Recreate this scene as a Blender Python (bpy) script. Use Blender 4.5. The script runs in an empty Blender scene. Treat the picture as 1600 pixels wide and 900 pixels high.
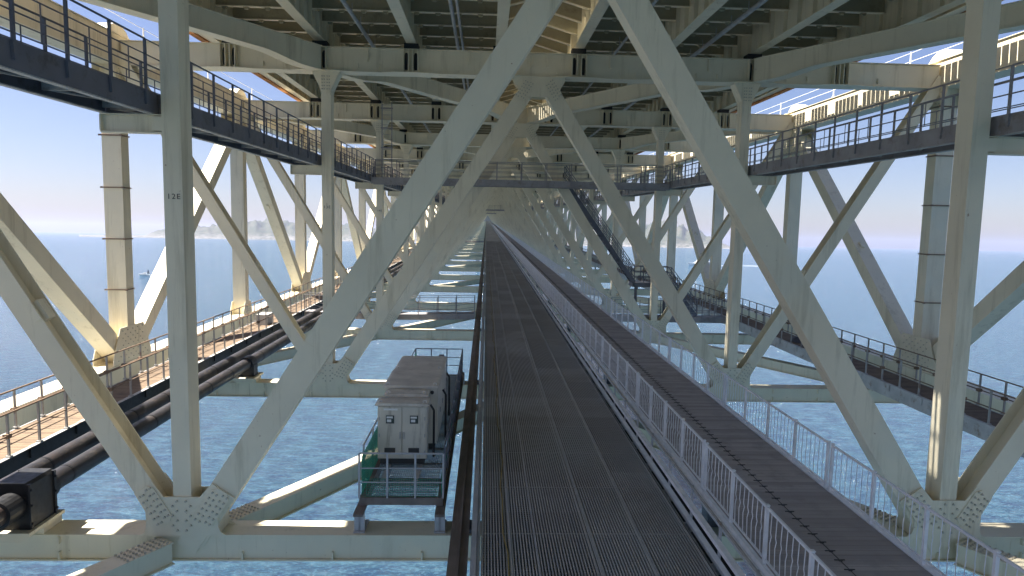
import bpy, math, random
from mathutils import Matrix, Vector
random.seed(7)
scene = bpy.context.scene
col = scene.collection
R = math.radians

# ---------------------------------------------------------------- camera, sky, sun, exposure
# Bridge space: x across from the bridge's centre line, y along it, z up, camera height = 0.
GRADE, SEA_DROP = R(1.77), 68.0
BR = Matrix.Translation((0, 0, SEA_DROP)) @ Matrix.Rotation(GRADE, 4, 'X')
XC, Y0, L = 2.128, 15.0, 14.2            # camera offset from the centre line, first frame, frame spacing
YAW, PITCH, ROLL, FPX = 0.0394, -0.1022, 0.0208, 1058.5
NF, NEAR = 100, 12                        # cross frames in all, and those built with every part

cy, sy, cp, sp = math.cos(YAW), math.sin(YAW), math.cos(PITCH), math.sin(PITCH)
fw = Vector((sy*cp, cy*cp, sp)); rt = Vector((cy, -sy, 0)); up = rt.cross(fw)
cr, sr = math.cos(ROLL), math.sin(ROLL)
r2, u2 = cr*rt + sr*up, cr*up - sr*rt
cam = bpy.data.objects.new('camera', bpy.data.cameras.new('camera')); col.objects.link(cam)
rot = Matrix((r2, u2, -fw)).transposed().to_4x4()
cam.matrix_world = BR @ Matrix.Translation((-XC, 0, 0)) @ rot
cam.data.sensor_width = 36.0; cam.data.lens = FPX/1600*36.0
cam.data.clip_start = 0.1; cam.data.clip_end = 90000
scene.camera = cam

to_sun = (BR.to_3x3() @ Vector((-0.545, 0.042, 0.838))).normalized()
elev = math.asin(to_sun.z); azim = math.atan2(to_sun.x, to_sun.y)
world = bpy.data.worlds.new('World'); scene.world = world; world.use_nodes = True
wn = world.node_tree.nodes; bg = wn['Background']
sky = wn.new('ShaderNodeTexSky'); sky.sky_type = 'NISHITA'; sky.sun_disc = False
sky.sun_elevation = elev; sky.sun_rotation = azim; sky.altitude = 30
sky.air_density = 1.0; sky.dust_density = 1.0; sky.ozone_density = 3.4
tint = wn.new('ShaderNodeMix'); tint.data_type = 'RGBA'; tint.blend_type = 'MULTIPLY'; tint.inputs[0].default_value = 1.0
tint.inputs[7].default_value = (0.82, 0.735, 0.81, 1)          # milky lavender spring sky
world.node_tree.links.new(sky.outputs[0], tint.inputs[6])
world.node_tree.links.new(tint.outputs[2], bg.inputs[0]); bg.inputs[1].default_value = 0.05
sun = bpy.data.objects.new('sun', bpy.data.lights.new('sun', 'SUN')); col.objects.link(sun)
sun.data.energy = 5.0; sun.data.angle = R(0.5); sun.data.color = (1.0, 0.95, 0.86)
sun.rotation_euler = to_sun.to_track_quat('Z', 'Y').to_euler(); sun.location = (0, 0, 300)
scene.view_settings.view_transform = 'Standard'; scene.view_settings.look = 'None'
scene.view_settings.exposure = 1.92; scene.view_settings.gamma = 1.0
scene.render.engine = 'CYCLES'
scene.cycles.use_denoising = True
scene.cycles.max_bounces = 10; scene.cycles.diffuse_bounces = 8; scene.cycles.glossy_bounces = 3
scene.cycles.transparent_max_bounces = 12; scene.cycles.volume_bounces = 1
scene.cycles.caustics_reflective = True; scene.cycles.blur_glossy = 1.0; scene.cycles.caustics_refractive = False
scene.cycles.sample_clamp_indirect = 25.0

# ---------------------------------------------------------------- materials
def nd(nt, t, **kw):
    n = nt.nodes.new(t)
    for k, v in kw.items(): setattr(n, k, v)
    return n
def ramp(nt, fac, stops):
    r = nd(nt, 'ShaderNodeValToRGB'); e = r.color_ramp.elements
    while len(e) < len(stops): e.new(0.5)
    for el, (p, c) in zip(e, stops): el.position = p; el.color = (*c, 1) if len(c) == 3 else c
    nt.links.new(fac, r.inputs[0]); return r.outputs[0]
def noise(nt, vec, scale, detail=4, rough=0.6, sc=None):
    if sc:
        m = nd(nt, 'ShaderNodeMapping'); m.inputs['Scale'].default_value = sc
        nt.links.new(vec, m.inputs[0]); vec = m.outputs[0]
    n = nd(nt, 'ShaderNodeTexNoise'); n.inputs['Scale'].default_value = scale
    n.inputs['Detail'].default_value = detail; n.inputs['Roughness'].default_value = rough
    nt.links.new(vec, n.inputs['Vector']); return n.outputs['Fac']
def mixc(nt, fac, a, b, mode='MIX'):
    m = nd(nt, 'ShaderNodeMix', data_type='RGBA', blend_type=mode)
    for s, v in ((0, fac), (6, a), (7, b)):
        if isinstance(v, (int, float)): m.inputs[s].default_value = v
        elif isinstance(v, tuple): m.inputs[s].default_value = (*v, 1)
        else: nt.links.new(v, m.inputs[s])
    return m.outputs[2]
def mat(name, color, rough=0.6, metal=0.0, var=0.12, scale=0.8, stain=None, stain_amt=0.0, streak=None, bump=0.0, rvar=0.1, spec=0.5):
    """painted or bare metal: tone that drifts over the surface, and stains with a shape of their own"""
    m = bpy.data.materials.new(name); m.use_nodes = True; nt = m.node_tree
    b = nt.nodes['Principled BSDF']; pos = nd(nt, 'ShaderNodeNewGeometry').outputs['Position']
    n1 = noise(nt, pos, scale, 5)
    lo = tuple(max(0, c*(1-var)) for c in color); hi = tuple(min(1, c*(1+var)) for c in color)
    c = ramp(nt, n1, [(0.3, lo), (0.7, hi)])
    if stain:
        n2 = noise(nt, pos, 2.3 if not streak else 1.0, 8, 0.7, streak)
        f = ramp(nt, n2, [(0.60-stain_amt*0.5, (0, 0, 0)), (0.72, (1, 1, 1))])
        c = mixc(nt, f, c, stain)
    nt.links.new(c, b.inputs['Base Color'])
    rr = ramp(nt, noise(nt, pos, scale*4, 3), [(0.3, (rough-rvar,)*3), (0.7, (min(1, rough+rvar),)*3)])
    nt.links.new(rr, b.inputs['Roughness'])
    b.inputs['Metallic'].default_value = metal; b.inputs['Specular IOR Level'].default_value = spec
    if bump:
        bp = nd(nt, 'ShaderNodeBump'); bp.inputs['Strength'].default_value = bump; bp.inputs['Distance'].default_value = 0.02
        nt.links.new(noise(nt, pos, 14, 4), bp.inputs['Height']); nt.links.new(bp.outputs[0], b.inputs['Normal'])
    return m
M = {}
M['steel'] = mat('green_grey_paint', (0.765, 0.69, 0.515), 0.55, var=0.08, scale=0.5, stain=(0.55, 0.48, 0.33), stain_amt=0.12, streak=(2.2, 2.2, 0.18), bump=0.05)
def weather(m):
    """rust specks, grime runs and chalky touch-up patches on the old paint"""
    nt = m.node_tree; b = nt.nodes['Principled BSDF']; src = b.inputs['Base Color'].links[0].from_socket
    pos = nd(nt, 'ShaderNodeNewGeometry').outputs['Position']
    c = mixc(nt, ramp(nt, noise(nt, pos, 0.35, 3, 0.5), [(0.60, (0, 0, 0)), (0.64, (0.55, 0.55, 0.55))]), src, (0.72, 0.68, 0.53))
    runs = noise(nt, pos, 1.0, 6, 0.7, (5.5, 5.5, 0.22))
    c = mixc(nt, ramp(nt, runs, [(0.63, (0, 0, 0)), (0.80, (0.75, 0.75, 0.75))]), c, (0.36, 0.28, 0.17))
    spk = noise(nt, pos, 7.0, 4, 0.6)
    c = mixc(nt, ramp(nt, spk, [(0.70, (0, 0, 0)), (0.76, (0.9, 0.9, 0.9))]), c, (0.30, 0.17, 0.08))
    nt.links.new(c, b.inputs['Base Color'])
weather(M['steel'])
M['deckshade'] = mat('shaded_underside_paint', (0.40, 0.36, 0.245), 0.6, var=0.10, scale=0.6, stain=(0.28, 0.24, 0.16), stain_amt=0.12)  # same paint as the steel, darkened to put ceiling shade into the colour
M['bolt'] = mat('bolt_paint', (0.50, 0.46, 0.36), 0.6, var=0.15, scale=6)
M['rubber'] = mat('bearing_black', (0.03, 0.03, 0.03), 0.8)
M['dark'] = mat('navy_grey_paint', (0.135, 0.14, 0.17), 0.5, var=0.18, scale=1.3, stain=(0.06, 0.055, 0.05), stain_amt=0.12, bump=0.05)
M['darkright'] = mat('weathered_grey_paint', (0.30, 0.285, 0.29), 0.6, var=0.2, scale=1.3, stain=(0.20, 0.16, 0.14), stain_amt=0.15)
M['galv'] = mat('galvanised_grey', (0.42, 0.42, 0.43), 0.55, metal=0.0, var=0.15, scale=3)
M['rail'] = mat('silver_rail', (0.82, 0.82, 0.83), 0.5, metal=0.0, var=0.12, scale=4)
M['postgrey'] = mat('weathered_post', (0.36, 0.35, 0.33), 0.6, metal=0.2, var=0.2, scale=3, stain=(0.22, 0.12, 0.06), stain_amt=0.06)
M['rust'] = mat('rusty_brown', (0.24, 0.13, 0.07), 0.85, var=0.35, scale=2.5, stain=(0.33, 0.25, 0.18), stain_amt=0.15, bump=0.2)
M['rustrail'] = mat('rusty_handrail', (0.22, 0.15, 0.10), 0.8, var=0.3, scale=3)
M['tray'] = mat('orange_rust', (0.42, 0.18, 0.06), 0.85, var=0.4, scale=3)
M['brownsteel'] = mat('brown_steel', (0.20, 0.165, 0.145), 0.65, metal=0.15, var=0.25, scale=1.6, stain=(0.12, 0.08, 0.055), stain_amt=0.2, streak=(3, 0.3, 3))
M['pale'] = mat('pale_weathered_paint', (0.45, 0.44, 0.42), 0.6, var=0.2, scale=1.5, stain=(0.20, 0.13, 0.08), stain_amt=0.12)
M['pipe'] = mat('black_pipe_coating', (0.030, 0.028, 0.031), 0.42, var=0.3, scale=0.45, stain=(0.075, 0.055, 0.048), stain_amt=0.12, streak=(0.2, 0.35, 0.2), rvar=0.12)
nt = M['pipe'].node_tree; pb = nt.nodes['Principled BSDF']; pos = nd(nt, 'ShaderNodeNewGeometry').outputs['Position']
pc = mixc(nt, ramp(nt, noise(nt, pos, 3.5, 8, 0.75, (1, 0.35, 1)), [(0.54, (0, 0, 0)), (0.70, (0.6, 0.6, 0.6))]), pb.inputs['Base Color'].links[0].from_socket, (0.13, 0.115, 0.10))
nt.links.new(pc, pb.inputs['Base Color'])
M['black'] = mat('black_casing', (0.016, 0.016, 0.018), 0.5, var=0.2, scale=2)
M['cab'] = mat('beige_cabinet', (0.66, 0.62, 0.53), 0.5, var=0.06, scale=1.2, stain=(0.28, 0.25, 0.20), stain_amt=0.06, streak=(4, 4, 0.4))
M['cabroof'] = mat('dusty_brown_roof', (0.66, 0.61, 0.54), 0.7, var=0.16, scale=1.6, stain=(0.50, 0.44, 0.38), stain_amt=0.15)
M['cabdark'] = mat('dark_louvre', (0.05, 0.05, 0.05), 0.6)
M['glass'] = mat('meter_glass', (0.06, 0.07, 0.06), 0.12, var=0.3, scale=12)
M['net'] = mat('green_netting', (0.02, 0.27, 0.17), 0.8, var=0.25, scale=4)
M['ink'] = mat('black_lettering', (0.02, 0.02, 0.02), 0.7)
M['cable'] = mat('yellow_cable', (0.32, 0.23, 0.07), 0.7, var=0.4, scale=18)
M['white'] = mat('white_paint', (0.78, 0.78, 0.76), 0.5, var=0.04)
M['blue'] = mat('dark_hull', (0.10, 0.12, 0.16), 0.5)
M['foam'] = mat('wake_foam', (0.72, 0.76, 0.78), 0.9, var=0.15, scale=0.3)

def cell_mat(name, base, dark, cell, axis, rough, fine, finecol, metal=0.0):
    """a tone of its own for every board or panel, measured along the bridge"""
    m = bpy.data.materials.new(name); m.use_nodes = True; nt = m.node_tree; b = nt.nodes['Principled BSDF']
    pos = nd(nt, 'ShaderNodeNewGeometry').outputs['Position']
    sn = nd(nt, 'ShaderNodeVectorMath', operation='SNAP'); sn.inputs[1].default_value = cell
    nt.links.new(pos, sn.inputs[0])
    wnz = nd(nt, 'ShaderNodeTexWhiteNoise'); nt.links.new(sn.outputs[0], wnz.inputs[0])
    c = mixc(nt, wnz.outputs[0], dark, base)
    n = noise(nt, pos, fine, 6, 0.65)
    f = ramp(nt, n, [(0.48, (0, 0, 0)), (0.72, (1, 1, 1))])
    c = mixc(nt, f, c, finecol)
    nt.links.new(c, b.inputs['Base Color']); b.inputs['Roughness'].default_value = rough; b.inputs['Metallic'].default_value = metal
    return m
M['grate'] = cell_mat('worn_grating', (0.56, 0.55, 0.545), (0.40, 0.39, 0.385), (1.05, 2.37, 50), 1, 0.55, 0.35, (0.40, 0.37, 0.35), 0.1)
M['under'] = mat('gap_shade_black', (0.010, 0.011, 0.013), 0.8)  # near-black so the gaps look dark, their shade put into the colour
M['board'] = cell_mat('brown_board', (0.47, 0.425, 0.405), (0.33, 0.295, 0.28), (50, 0.2, 50), 1, 0.75, 1.8, (0.31, 0.275, 0.26))
M['rustgrate'] = cell_mat('rusty_deck_grating', (0.215, 0.15, 0.095), (0.14, 0.095, 0.06), (50, 0.2, 50), 1, 0.85, 2.2, (0.10, 0.07, 0.048))

# ---------------------------------------------------------------- mesh kit
class MB:
    def __init__(self): self.v = []; self.f = []
    def add(self, o):
        n = len(self.v); self.v += o.v; self.f += [tuple(i+n for i in f) for f in o.f]; return self
    def box(self, x0, x1, y0, y1, z0, z1):
        n = len(self.v)
        self.v += [(x0,y0,z0),(x1,y0,z0),(x1,y1,z0),(x0,y1,z0),(x0,y0,z1),(x1,y0,z1),(x1,y1,z1),(x0,y1,z1)]
        self.f += [tuple(i+n for i in q) for q in ((0,3,2,1),(4,5,6,7),(0,1,5,4),(1,2,6,5),(2,3,7,6),(3,0,4,7))]
        return self
    def bar(self, p, q, w, d, nrm=(0,1,0), o=(0,0)):
        """box from p to q: w across, d along nrm; o shifts it in the section"""
        p, q, nrm = Vector(p), Vector(q), Vector(nrm); t = (q-p).normalized()
        n = (nrm - t*nrm.dot(t)).normalized(); s = t.cross(n); k = len(self.v)
        for e in (p, q):
            for a, b in ((-1,-1),(1,-1),(1,1),(-1,1)):
                self.v.append(tuple(e + s*(a*w/2+o[0]) + n*(b*d/2+o[1])))
        self.f += [tuple(i+k for i in z) for z in ((0,1,2,3),(7,6,5,4),(0,4,5,1),(1,5,6,2),(2,6,7,3),(3,7,4,0))]
        return self
    def hsec(self, p, q, w, d, nrm=(0,1,0), t=0.03):
        self.bar(p, q, w, t, nrm, (0, -d/2+t/2)); self.bar(p, q, w, t, nrm, (0, d/2-t/2))
        return self.bar(p, q, t, d-2*t, nrm)
    def tube(self, p, q, r, n=8, cap=True):
        p, q = Vector(p), Vector(q); t = (q-p).normalized()
        a = t.orthogonal().normalized(); b = t.cross(a); k = len(self.v)
        for e in (p, q):
            for i in range(n):
                g = 2*math.pi*i/n; self.v.append(tuple(e + a*(r*math.cos(g)) + b*(r*math.sin(g))))
        for i in range(n): self.f.append((k+i, k+(i+1)%n, k+n+(i+1)%n, k+n+i))
        if cap: self.f += [tuple(range(k+n-1, k-1, -1)), tuple(range(k+n, k+2*n))]
        return self
    def path(self, pts, r, n=6):
        for a, b in zip(pts, pts[1:]): self.tube(a, b, r, n)
        return self
    def prism(self, poly, y0, y1, fn=None):
        """polygon in x,z pushed from y0 to y1 (fn maps x,y,z anywhere)"""
        k = len(self.v); n = len(poly)
        for y in (y0, y1):
            for x, z in poly: self.v.append(fn(x, y, z) if fn else (x, y, z))
        self.f += [tuple(range(k, k+n)), tuple(range(k+2*n-1, k+n-1, -1))]
        for i in range(n): self.f.append((k+i, k+n+i, k+n+(i+1)%n, k+(i+1)%n))
        return self
    def bolts(self, pts, nrm, r=0.027, h=0.036):
        for p in pts:
            p = Vector(p); self.tube(p, p + Vector(nrm)*h, r, 6)
        return self
    def mirror(self):
        o = MB(); o.v = [(-x, y, z) for x, y, z in self.v]; o.f = [f[::-1] for f in self.f]; return o
    def moved(self, d):
        o = MB(); o.v = [(x+d[0], y+d[1], z+d[2]) for x, y, z in self.v]; o.f = list(self.f); return o

ORG = {}
BRIDGE = []
def fix_normals(me):
    import bmesh
    bm = bmesh.new(); bm.from_mesh(me); bmesh.ops.recalc_face_normals(bm, faces=bm.faces); bm.to_mesh(me); bm.free()
def mesh_obj(name, groups, org, smooth=False):
    v, f, mi, ms = [], [], [], []
    for mb, m in groups:
        if not mb.f: continue
        if m not in ms: ms.append(m)
        n = len(v); v += [(x-org[0], y-org[1], z-org[2]) for x, y, z in mb.v]
        f += [tuple(i+n for i in q) for q in mb.f]; mi += [ms.index(m)]*len(mb.f)
    me = bpy.data.meshes.new(name); me.from_pydata(v, [], f)
    for m in ms: me.materials.append(M[m])
    me.polygons.foreach_set('material_index', mi)
    if smooth: me.polygons.foreach_set('use_smooth', [True]*len(f))
    me.update(); fix_normals(me)
    if smooth: me.set_sharp_from_angle(angle=R(40))
    o = bpy.data.objects.new(name, me); col.objects.link(o); ORG[o] = org
    return o
def tag(o, label=None, cat=None, group=None, kind=None):
    for k, v in (('label', label), ('category', cat), ('group', group), ('kind', kind)):
        if v: o[k] = v
    return o
def thing(name, loc, label, cat, group=None, bridge=True):
    o = bpy.data.objects.new(name, None); o.empty_display_size = 0.3; col.objects.link(o)
    o.location = loc; ORG[o] = tuple(loc); tag(o, label, cat, group)
    if bridge: BRIDGE.append(o)
    return o
def part(name, mb, m, parent, smooth=False, label=None):
    org = ORG[parent]
    o = mesh_obj(name, mb if isinstance(mb, list) else [(mb, m)], org, smooth)
    o.parent = parent
    if label: o['label'] = label
    return o
def solid(name, groups, loc, label, cat, group=None, bridge=True, smooth=False):
    o = mesh_obj(name, groups, loc, smooth); o.location = loc; tag(o, label, cat, group)
    if bridge: BRIDGE.append(o)
    return o
def copy_tree(o, parent=None):
    c = o.copy(); col.objects.link(c)
    if parent: c.parent = parent
    for ch in list(o.children): copy_tree(ch, c)
    return c
def dup(root, dy, label, group=None):
    c = copy_tree(root); c.location = (root.location[0], root.location[1]+dy, root.location[2])
    c['label'] = label
    if group: c['group'] = group
    BRIDGE.append(c); return c
ORD = 'first second third fourth fifth sixth seventh eighth ninth tenth eleventh twelfth thirteenth fourteenth fifteenth sixteenth seventeenth eighteenth nineteenth twentieth'.split()

# ---------------------------------------------------------------- sea, hills, haze
def sea():
    v, f = [], []; rad = [0, 60, 200, 700, 2500, 8000, 20000, 30000]; n = 96
    v.append((0, 0, 0))
    for r in rad[1:]:
        for i in range(n): v.append((r*math.cos(2*math.pi*i/n), r*math.sin(2*math.pi*i/n), 0))
    for i in range(n): f.append((0, 1+i, 1+(i+1) % n))
    for k in range(len(rad)-2):
        for i in range(n): a, b = 1+k*n, 1+(k+1)*n; f.append((a+i, b+i, b+(i+1) % n, a+(i+1) % n))
    me = bpy.data.meshes.new('sea'); me.from_pydata(v, [], f); o = bpy.data.objects.new('sea', me); col.objects.link(o)
    o['kind'] = 'structure'; o['label'] = 'blue green choppy sea far below the bridge'; o['category'] = 'sea'
    m = bpy.data.materials.new('sea_water'); m.use_nodes = True; nt = m.node_tree; b = nt.nodes['Principled BSDF']
    pos = nd(nt, 'ShaderNodeNewGeometry').outputs['Position']
    big = noise(nt, pos, 0.006, 4, 0.6, (1, 2.4, 1))
    mid = noise(nt, pos, 0.11, 5, 0.6, (0.8, 1.5, 1))
    c = ramp(nt, big, [(0.3, (0.006, 0.026, 0.082)), (0.7, (0.012, 0.042, 0.102))])
    c = mixc(nt, ramp(nt, mid, [(0.35, (0, 0, 0)), (0.75, (1, 1, 1))]), c, (0.020, 0.074, 0.118))
    caps = noise(nt, pos, 0.55, 6, 0.75, (0.7, 1.6, 1))
    c = mixc(nt, ramp(nt, caps, [(0.785, (0, 0, 0)), (0.82, (1, 1, 1))]), c, (0.55, 0.62, 0.62))
    w1 = noise(nt, pos, 0.26, 8, 0.66, (0.55, 1.6, 1)); w2 = noise(nt, pos, 1.1, 4, 0.65, (0.7, 1.5, 1))
    c = mixc(nt, ramp(nt, w1, [(0.46, (0, 0, 0)), (0.60, (0.85, 0.85, 0.85))]), c, (0.055, 0.128, 0.186))  # crests painted paler by wave noise, imitating the sky's reflection
    c = mixc(nt, ramp(nt, w2, [(0.50, (0, 0, 0)), (0.64, (0.75, 0.75, 0.75))]), c, (0.080, 0.172, 0.225))  # finer ripple highlights, also put into the colour
    nt.links.new(c, b.inputs['Base Color'])
    b.inputs['Roughness'].default_value = 0.10; b.inputs['IOR'].default_value = 1.33
    b1 = nd(nt, 'ShaderNodeBump'); b1.inputs['Strength'].default_value = 1.0; b1.inputs['Distance'].default_value = 3.2
    nt.links.new(w1, b1.inputs['Height'])
    b2 = nd(nt, 'ShaderNodeBump'); b2.inputs['Strength'].default_value = 1.0; b2.inputs['Distance'].default_value = 0.5
    nt.links.new(w2, b2.inputs['Height']); nt.links.new(b1.outputs[0], b2.inputs['Normal'])
    nt.links.new(b2.outputs[0], b.inputs['Normal'])
    me.materials.append(m)
sea()

def hash2(i, j, s=0):
    h = math.sin(i*127.1 + j*311.7 + s*74.7)*43758.5453; return h - math.floor(h)
def vnoise(x, y, s=0):
    i, j = math.floor(x), math.floor(y); u, v = x-i, y-j; u = u*u*(3-2*u); v = v*v*(3-2*v)
    a, b, c, d = hash2(i, j, s), hash2(i+1, j, s), hash2(i, j+1, s), hash2(i+1, j+1, s)
    return (a*(1-u)+b*u)*(1-v) + (c*(1-u)+d*u)*v
def hills():
    prof = [(-30.5, 0), (-29.5, .04), (-27.2, .10), (-26.2, .12), (-25.2, .62), (-23.5, .80), (-21.7, .88), (-20.3, 1.1), (-18.9, 1.32),
            (-17.5, 1.46), (-16, 1.38), (-14.6, 1.52), (-13, 1.35), (-11.6, 1.2), (-9, 1.0), (-4, .95), (2, 1.1), (7, 1.3), (11, 1.5),
            (12.8, 1.55), (14.8, 1.95), (16.9, 1.5), (18.3, .95), (19.2, .45), (20, .10), (20.8, 0)]
    def height(a):
        for (a0, h0), (a1, h1) in zip(prof, prof[1:]):
            if a0 <= a <= a1: return h0 + (h1-h0)*(a-a0)/(a1-a0)
        return 0
    v, f = [], []; na, nr = 360, 36; D0, D1 = 9800.0, 14200.0
    for i in range(na+1):
        a = -31 + 52.5*i/na; h = math.tan(R(height(a)))*12000
        shore = 350*(vnoise(a*0.9, 3.3)-0.5)
        for j in range(nr+1):
            t = j/nr; d = D0 + (D1-D0)*t + shore
            e = math.sin(min(1, t*1.9)*math.pi/2)**1.4 if t < .53 else math.cos((t-.53)/.47*math.pi/2)
            nz = 0.62*vnoise(a*2.6, d/420, 1) + 0.28*vnoise(a*6, d/170, 2) + 0.14*vnoise(a*14, d/80, 4)
            z = h*e*(0.55 + 0.75*nz) + (3 if h > 1 and 0 < t < 1 else -2)
            if h <= 1: z = -4
            v.append((d*math.sin(R(a)), d*math.cos(R(a)), z))
    for i in range(na):
        for j in range(nr):
            k = i*(nr+1)+j; f.append((k, k+1, k+nr+2, k+nr+1))
    me = bpy.data.meshes.new('hills'); me.from_pydata(v, [], f); fix_normals(me)
    me.polygons.foreach_set('use_smooth', [True]*len(f))
    o = bpy.data.objects.new('hills', me); col.objects.link(o); o['kind'] = 'structure'
    o['label'] = 'low hazy wooded hills along the far shore'; o['category'] = 'hills'
    m = bpy.data.materials.new('hillside'); m.use_nodes = True; nt = m.node_tree; b = nt.nodes['Principled BSDF']
    pos = nd(nt, 'ShaderNodeNewGeometry').outputs['Position']
    c = ramp(nt, noise(nt, pos, 0.004, 8, 0.7), [(0.35, (0.020, 0.032, 0.018)), (0.5, (0.045, 0.05, 0.028)), (0.68, (0.075, 0.07, 0.05))])
    vo = nd(nt, 'ShaderNodeTexVoronoi'); vo.inputs['Scale'].default_value = 0.035; nt.links.new(pos, vo.inputs['Vector'])
    sep = nd(nt, 'ShaderNodeSeparateXYZ'); nt.links.new(pos, sep.inputs[0])
    low = nd(nt, 'ShaderNodeMapRange'); low.inputs[1].default_value = 6; low.inputs[2].default_value = 95; low.inputs[3].default_value = 1; low.inputs[4].default_value = 0
    nt.links.new(sep.outputs[2], low.inputs[0])
    town = nd(nt, 'ShaderNodeMath', operation='MULTIPLY'); nt.links.new(low.outputs[0], town.inputs[0])
    nt.links.new(ramp(nt, vo.outputs['Color'], [(0.45, (0, 0, 0)), (0.5, (1, 1, 1))]), town.inputs[1])
    c = mixc(nt, town.outputs[0], c, (0.19, 0.18, 0.175)); nt.links.new(c, b.inputs['Base Color'])
    b.inputs['Roughness'].default_value = 0.95; me.materials.append(m)
hills()

def haze():
    S, top = 30500.0, 420.0
    mb = MB().box(-S, S, -S, S, -6, top)
    me = bpy.data.meshes.new('haze'); me.from_pydata(mb.v, [], mb.f); fix_normals(me)
    o = bpy.data.objects.new('haze', me); col.objects.link(o); o['kind'] = 'stuff'
    o['label'] = 'thin pale sea haze over the strait'; o['category'] = 'haze'
    m = bpy.data.materials.new('sea_haze'); m.use_nodes = True; nt = m.node_tree; nt.nodes.clear()
    out = nd(nt, 'ShaderNodeOutputMaterial'); pv = nd(nt, 'ShaderNodeVolumePrincipled')
    pv.inputs['Color'].default_value = (0.62, 0.69, 0.98, 1); pv.inputs['Density'].default_value = 2.1e-5
    pv.inputs['Anisotropy'].default_value = 0.2
    nt.links.new(pv.outputs[0], out.inputs['Volume']); me.materials.append(m)
haze()

# ---------------------------------------------------------------- road deck overhead
POST, TRUSS = 8.925, 17.75
STR = [1.66, 5.4, 9.2, 12.9]
YA, YB = -28.0, Y0 + L*(NF-0.5)
deck = thing('road_deck', (0, YA, 9.0), 'pale green steel road deck forming the ceiling, on long stringers and close cross ribs', 'road deck')
mb = MB()
for s in (-1, 1):
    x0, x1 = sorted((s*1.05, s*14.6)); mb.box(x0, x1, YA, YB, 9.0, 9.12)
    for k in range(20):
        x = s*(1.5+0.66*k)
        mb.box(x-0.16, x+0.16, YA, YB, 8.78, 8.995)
part('deck_plate', mb, 'deckshade', deck)
for s in (-1, 1):
    for x in STR + [14.6]:
        mb = MB(); x *= s; dz = 0.0 if abs(x) < 14 else 0.5
        mb.box(x-0.03, x+0.03, YA, YB, 7.24+dz, 8.99); mb.box(x-0.21, x+0.21, YA, YB, 7.2+dz, 7.237+dz)
        y = Y0 - L + 0.6
        while y < Y0 + 20*L:
            for e in (-1, 1):
                xa, xb = sorted((x+e*0.032, x+e*0.185)); mb.box(xa, xb, y, y+0.025, 7.24+dz, 8.75)
            y += L/12
        part('stringer', mb, 'steel', deck)
def rib(mb, y, fl):
    xs = [1.66, 5.4, 9.2, 12.9, 14.57]
    for s in (-1, 1):
        for a, b in zip(xs, xs[1:]):
            xa, xb = sorted((s*(a+0.035), s*(b-0.035)))
            mb.box(xa, xb, y-0.01, y+0.01, 8.08, 8.77); fl.box(xa, xb, y-0.10, y+0.10, 8.05, 8.078)
            n = int((xb-xa)/0.9)
            for i in range(n):
                xx = xa + 0.33 + i*(xb-xa-0.3)/n
                mb.prism([(xx-0.11, 8.045), (xx+0.11, 8.045), (xx+0.07, 7.96), (xx-0.07, 7.96)], y-0.05, y+0.05)
    # the shallow vee across the open median
    for s in (-1, 1):
        mb.prism([(0, 8.32), (s*1.62, 7.86), (s*1.62, 8.5), (0, 8.95)], y-0.012, y+0.012)
        fl.bar((0, y, 8.30), (s*1.62, y, 7.84), 0.03, 0.2)
    return [(mb, 'deckshade'), (fl, 'steel')]
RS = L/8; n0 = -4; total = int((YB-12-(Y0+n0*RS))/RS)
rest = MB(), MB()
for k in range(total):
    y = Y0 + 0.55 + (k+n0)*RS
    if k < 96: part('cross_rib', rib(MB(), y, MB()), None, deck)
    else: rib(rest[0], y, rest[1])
part('cross_rib', [(rest[0], 'deckshade'), (rest[1], 'steel')], None, deck)['kind'] = 'stuff'
mb = MB(); y = YA
while y < Y0 + 40*L:
    mb.box(-1.04, 1.04, y, y+0.15, 9.0, 9.06); y += 0.19
for x in (-1.0, -0.35, 0.35, 1.0): mb.box(x-0.03, x+0.03, YA, YB, 8.94, 8.997)
part('median_grating', mb, 'steel', deck)
for x, r, z in ((-3.55, 0.07, 7.62), (-3.32, 0.05, 7.62), (3.6, 0.06, 7.60), (7.3, 0.09, 7.66), (-7.4, 0.08, 7.64)):
    mb = MB().tube((x, 2, z), (x, Y0+30*L, z), r, 8); y = 4.0
    while y < Y0+8*L: mb.box(x-0.012, x+0.012, y-0.02, y+0.02, z+r, 8.06); y += L/8
    part('conduit', mb, 'galv', deck)
for s in (-1, 1):
    mb = MB(); y = -6.0
    while y < Y0+14*L: x0, x1 = sorted((s*14.65, s*(16.0 if int(y*1.7) % 5 else 15.6))); mb.box(x0, x1, y, y+0.36, 8.96, 8.99); y += 0.40
    for x in (15.2, 15.5): mb.box(s*x-0.05, s*x+0.05, -6, Y0+14*L, 8.80, 8.957)
    part('side_grating', mb, 'steel', deck)
    mb = MB(); x = s*14.95
    mb.box(x-0.14, x+0.14, YA, Y0+30*L, 7.62, 7.68); mb.tube((x-0.05, YA, 7.75), (x-0.05, Y0+30*L, 7.75), 0.05); mb.tube((x+0.07, YA, 7.74), (x+0.07, Y0+30*L, 7.74), 0.04)
    part('edge_cable_tray', mb, 'tray', deck)

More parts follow.
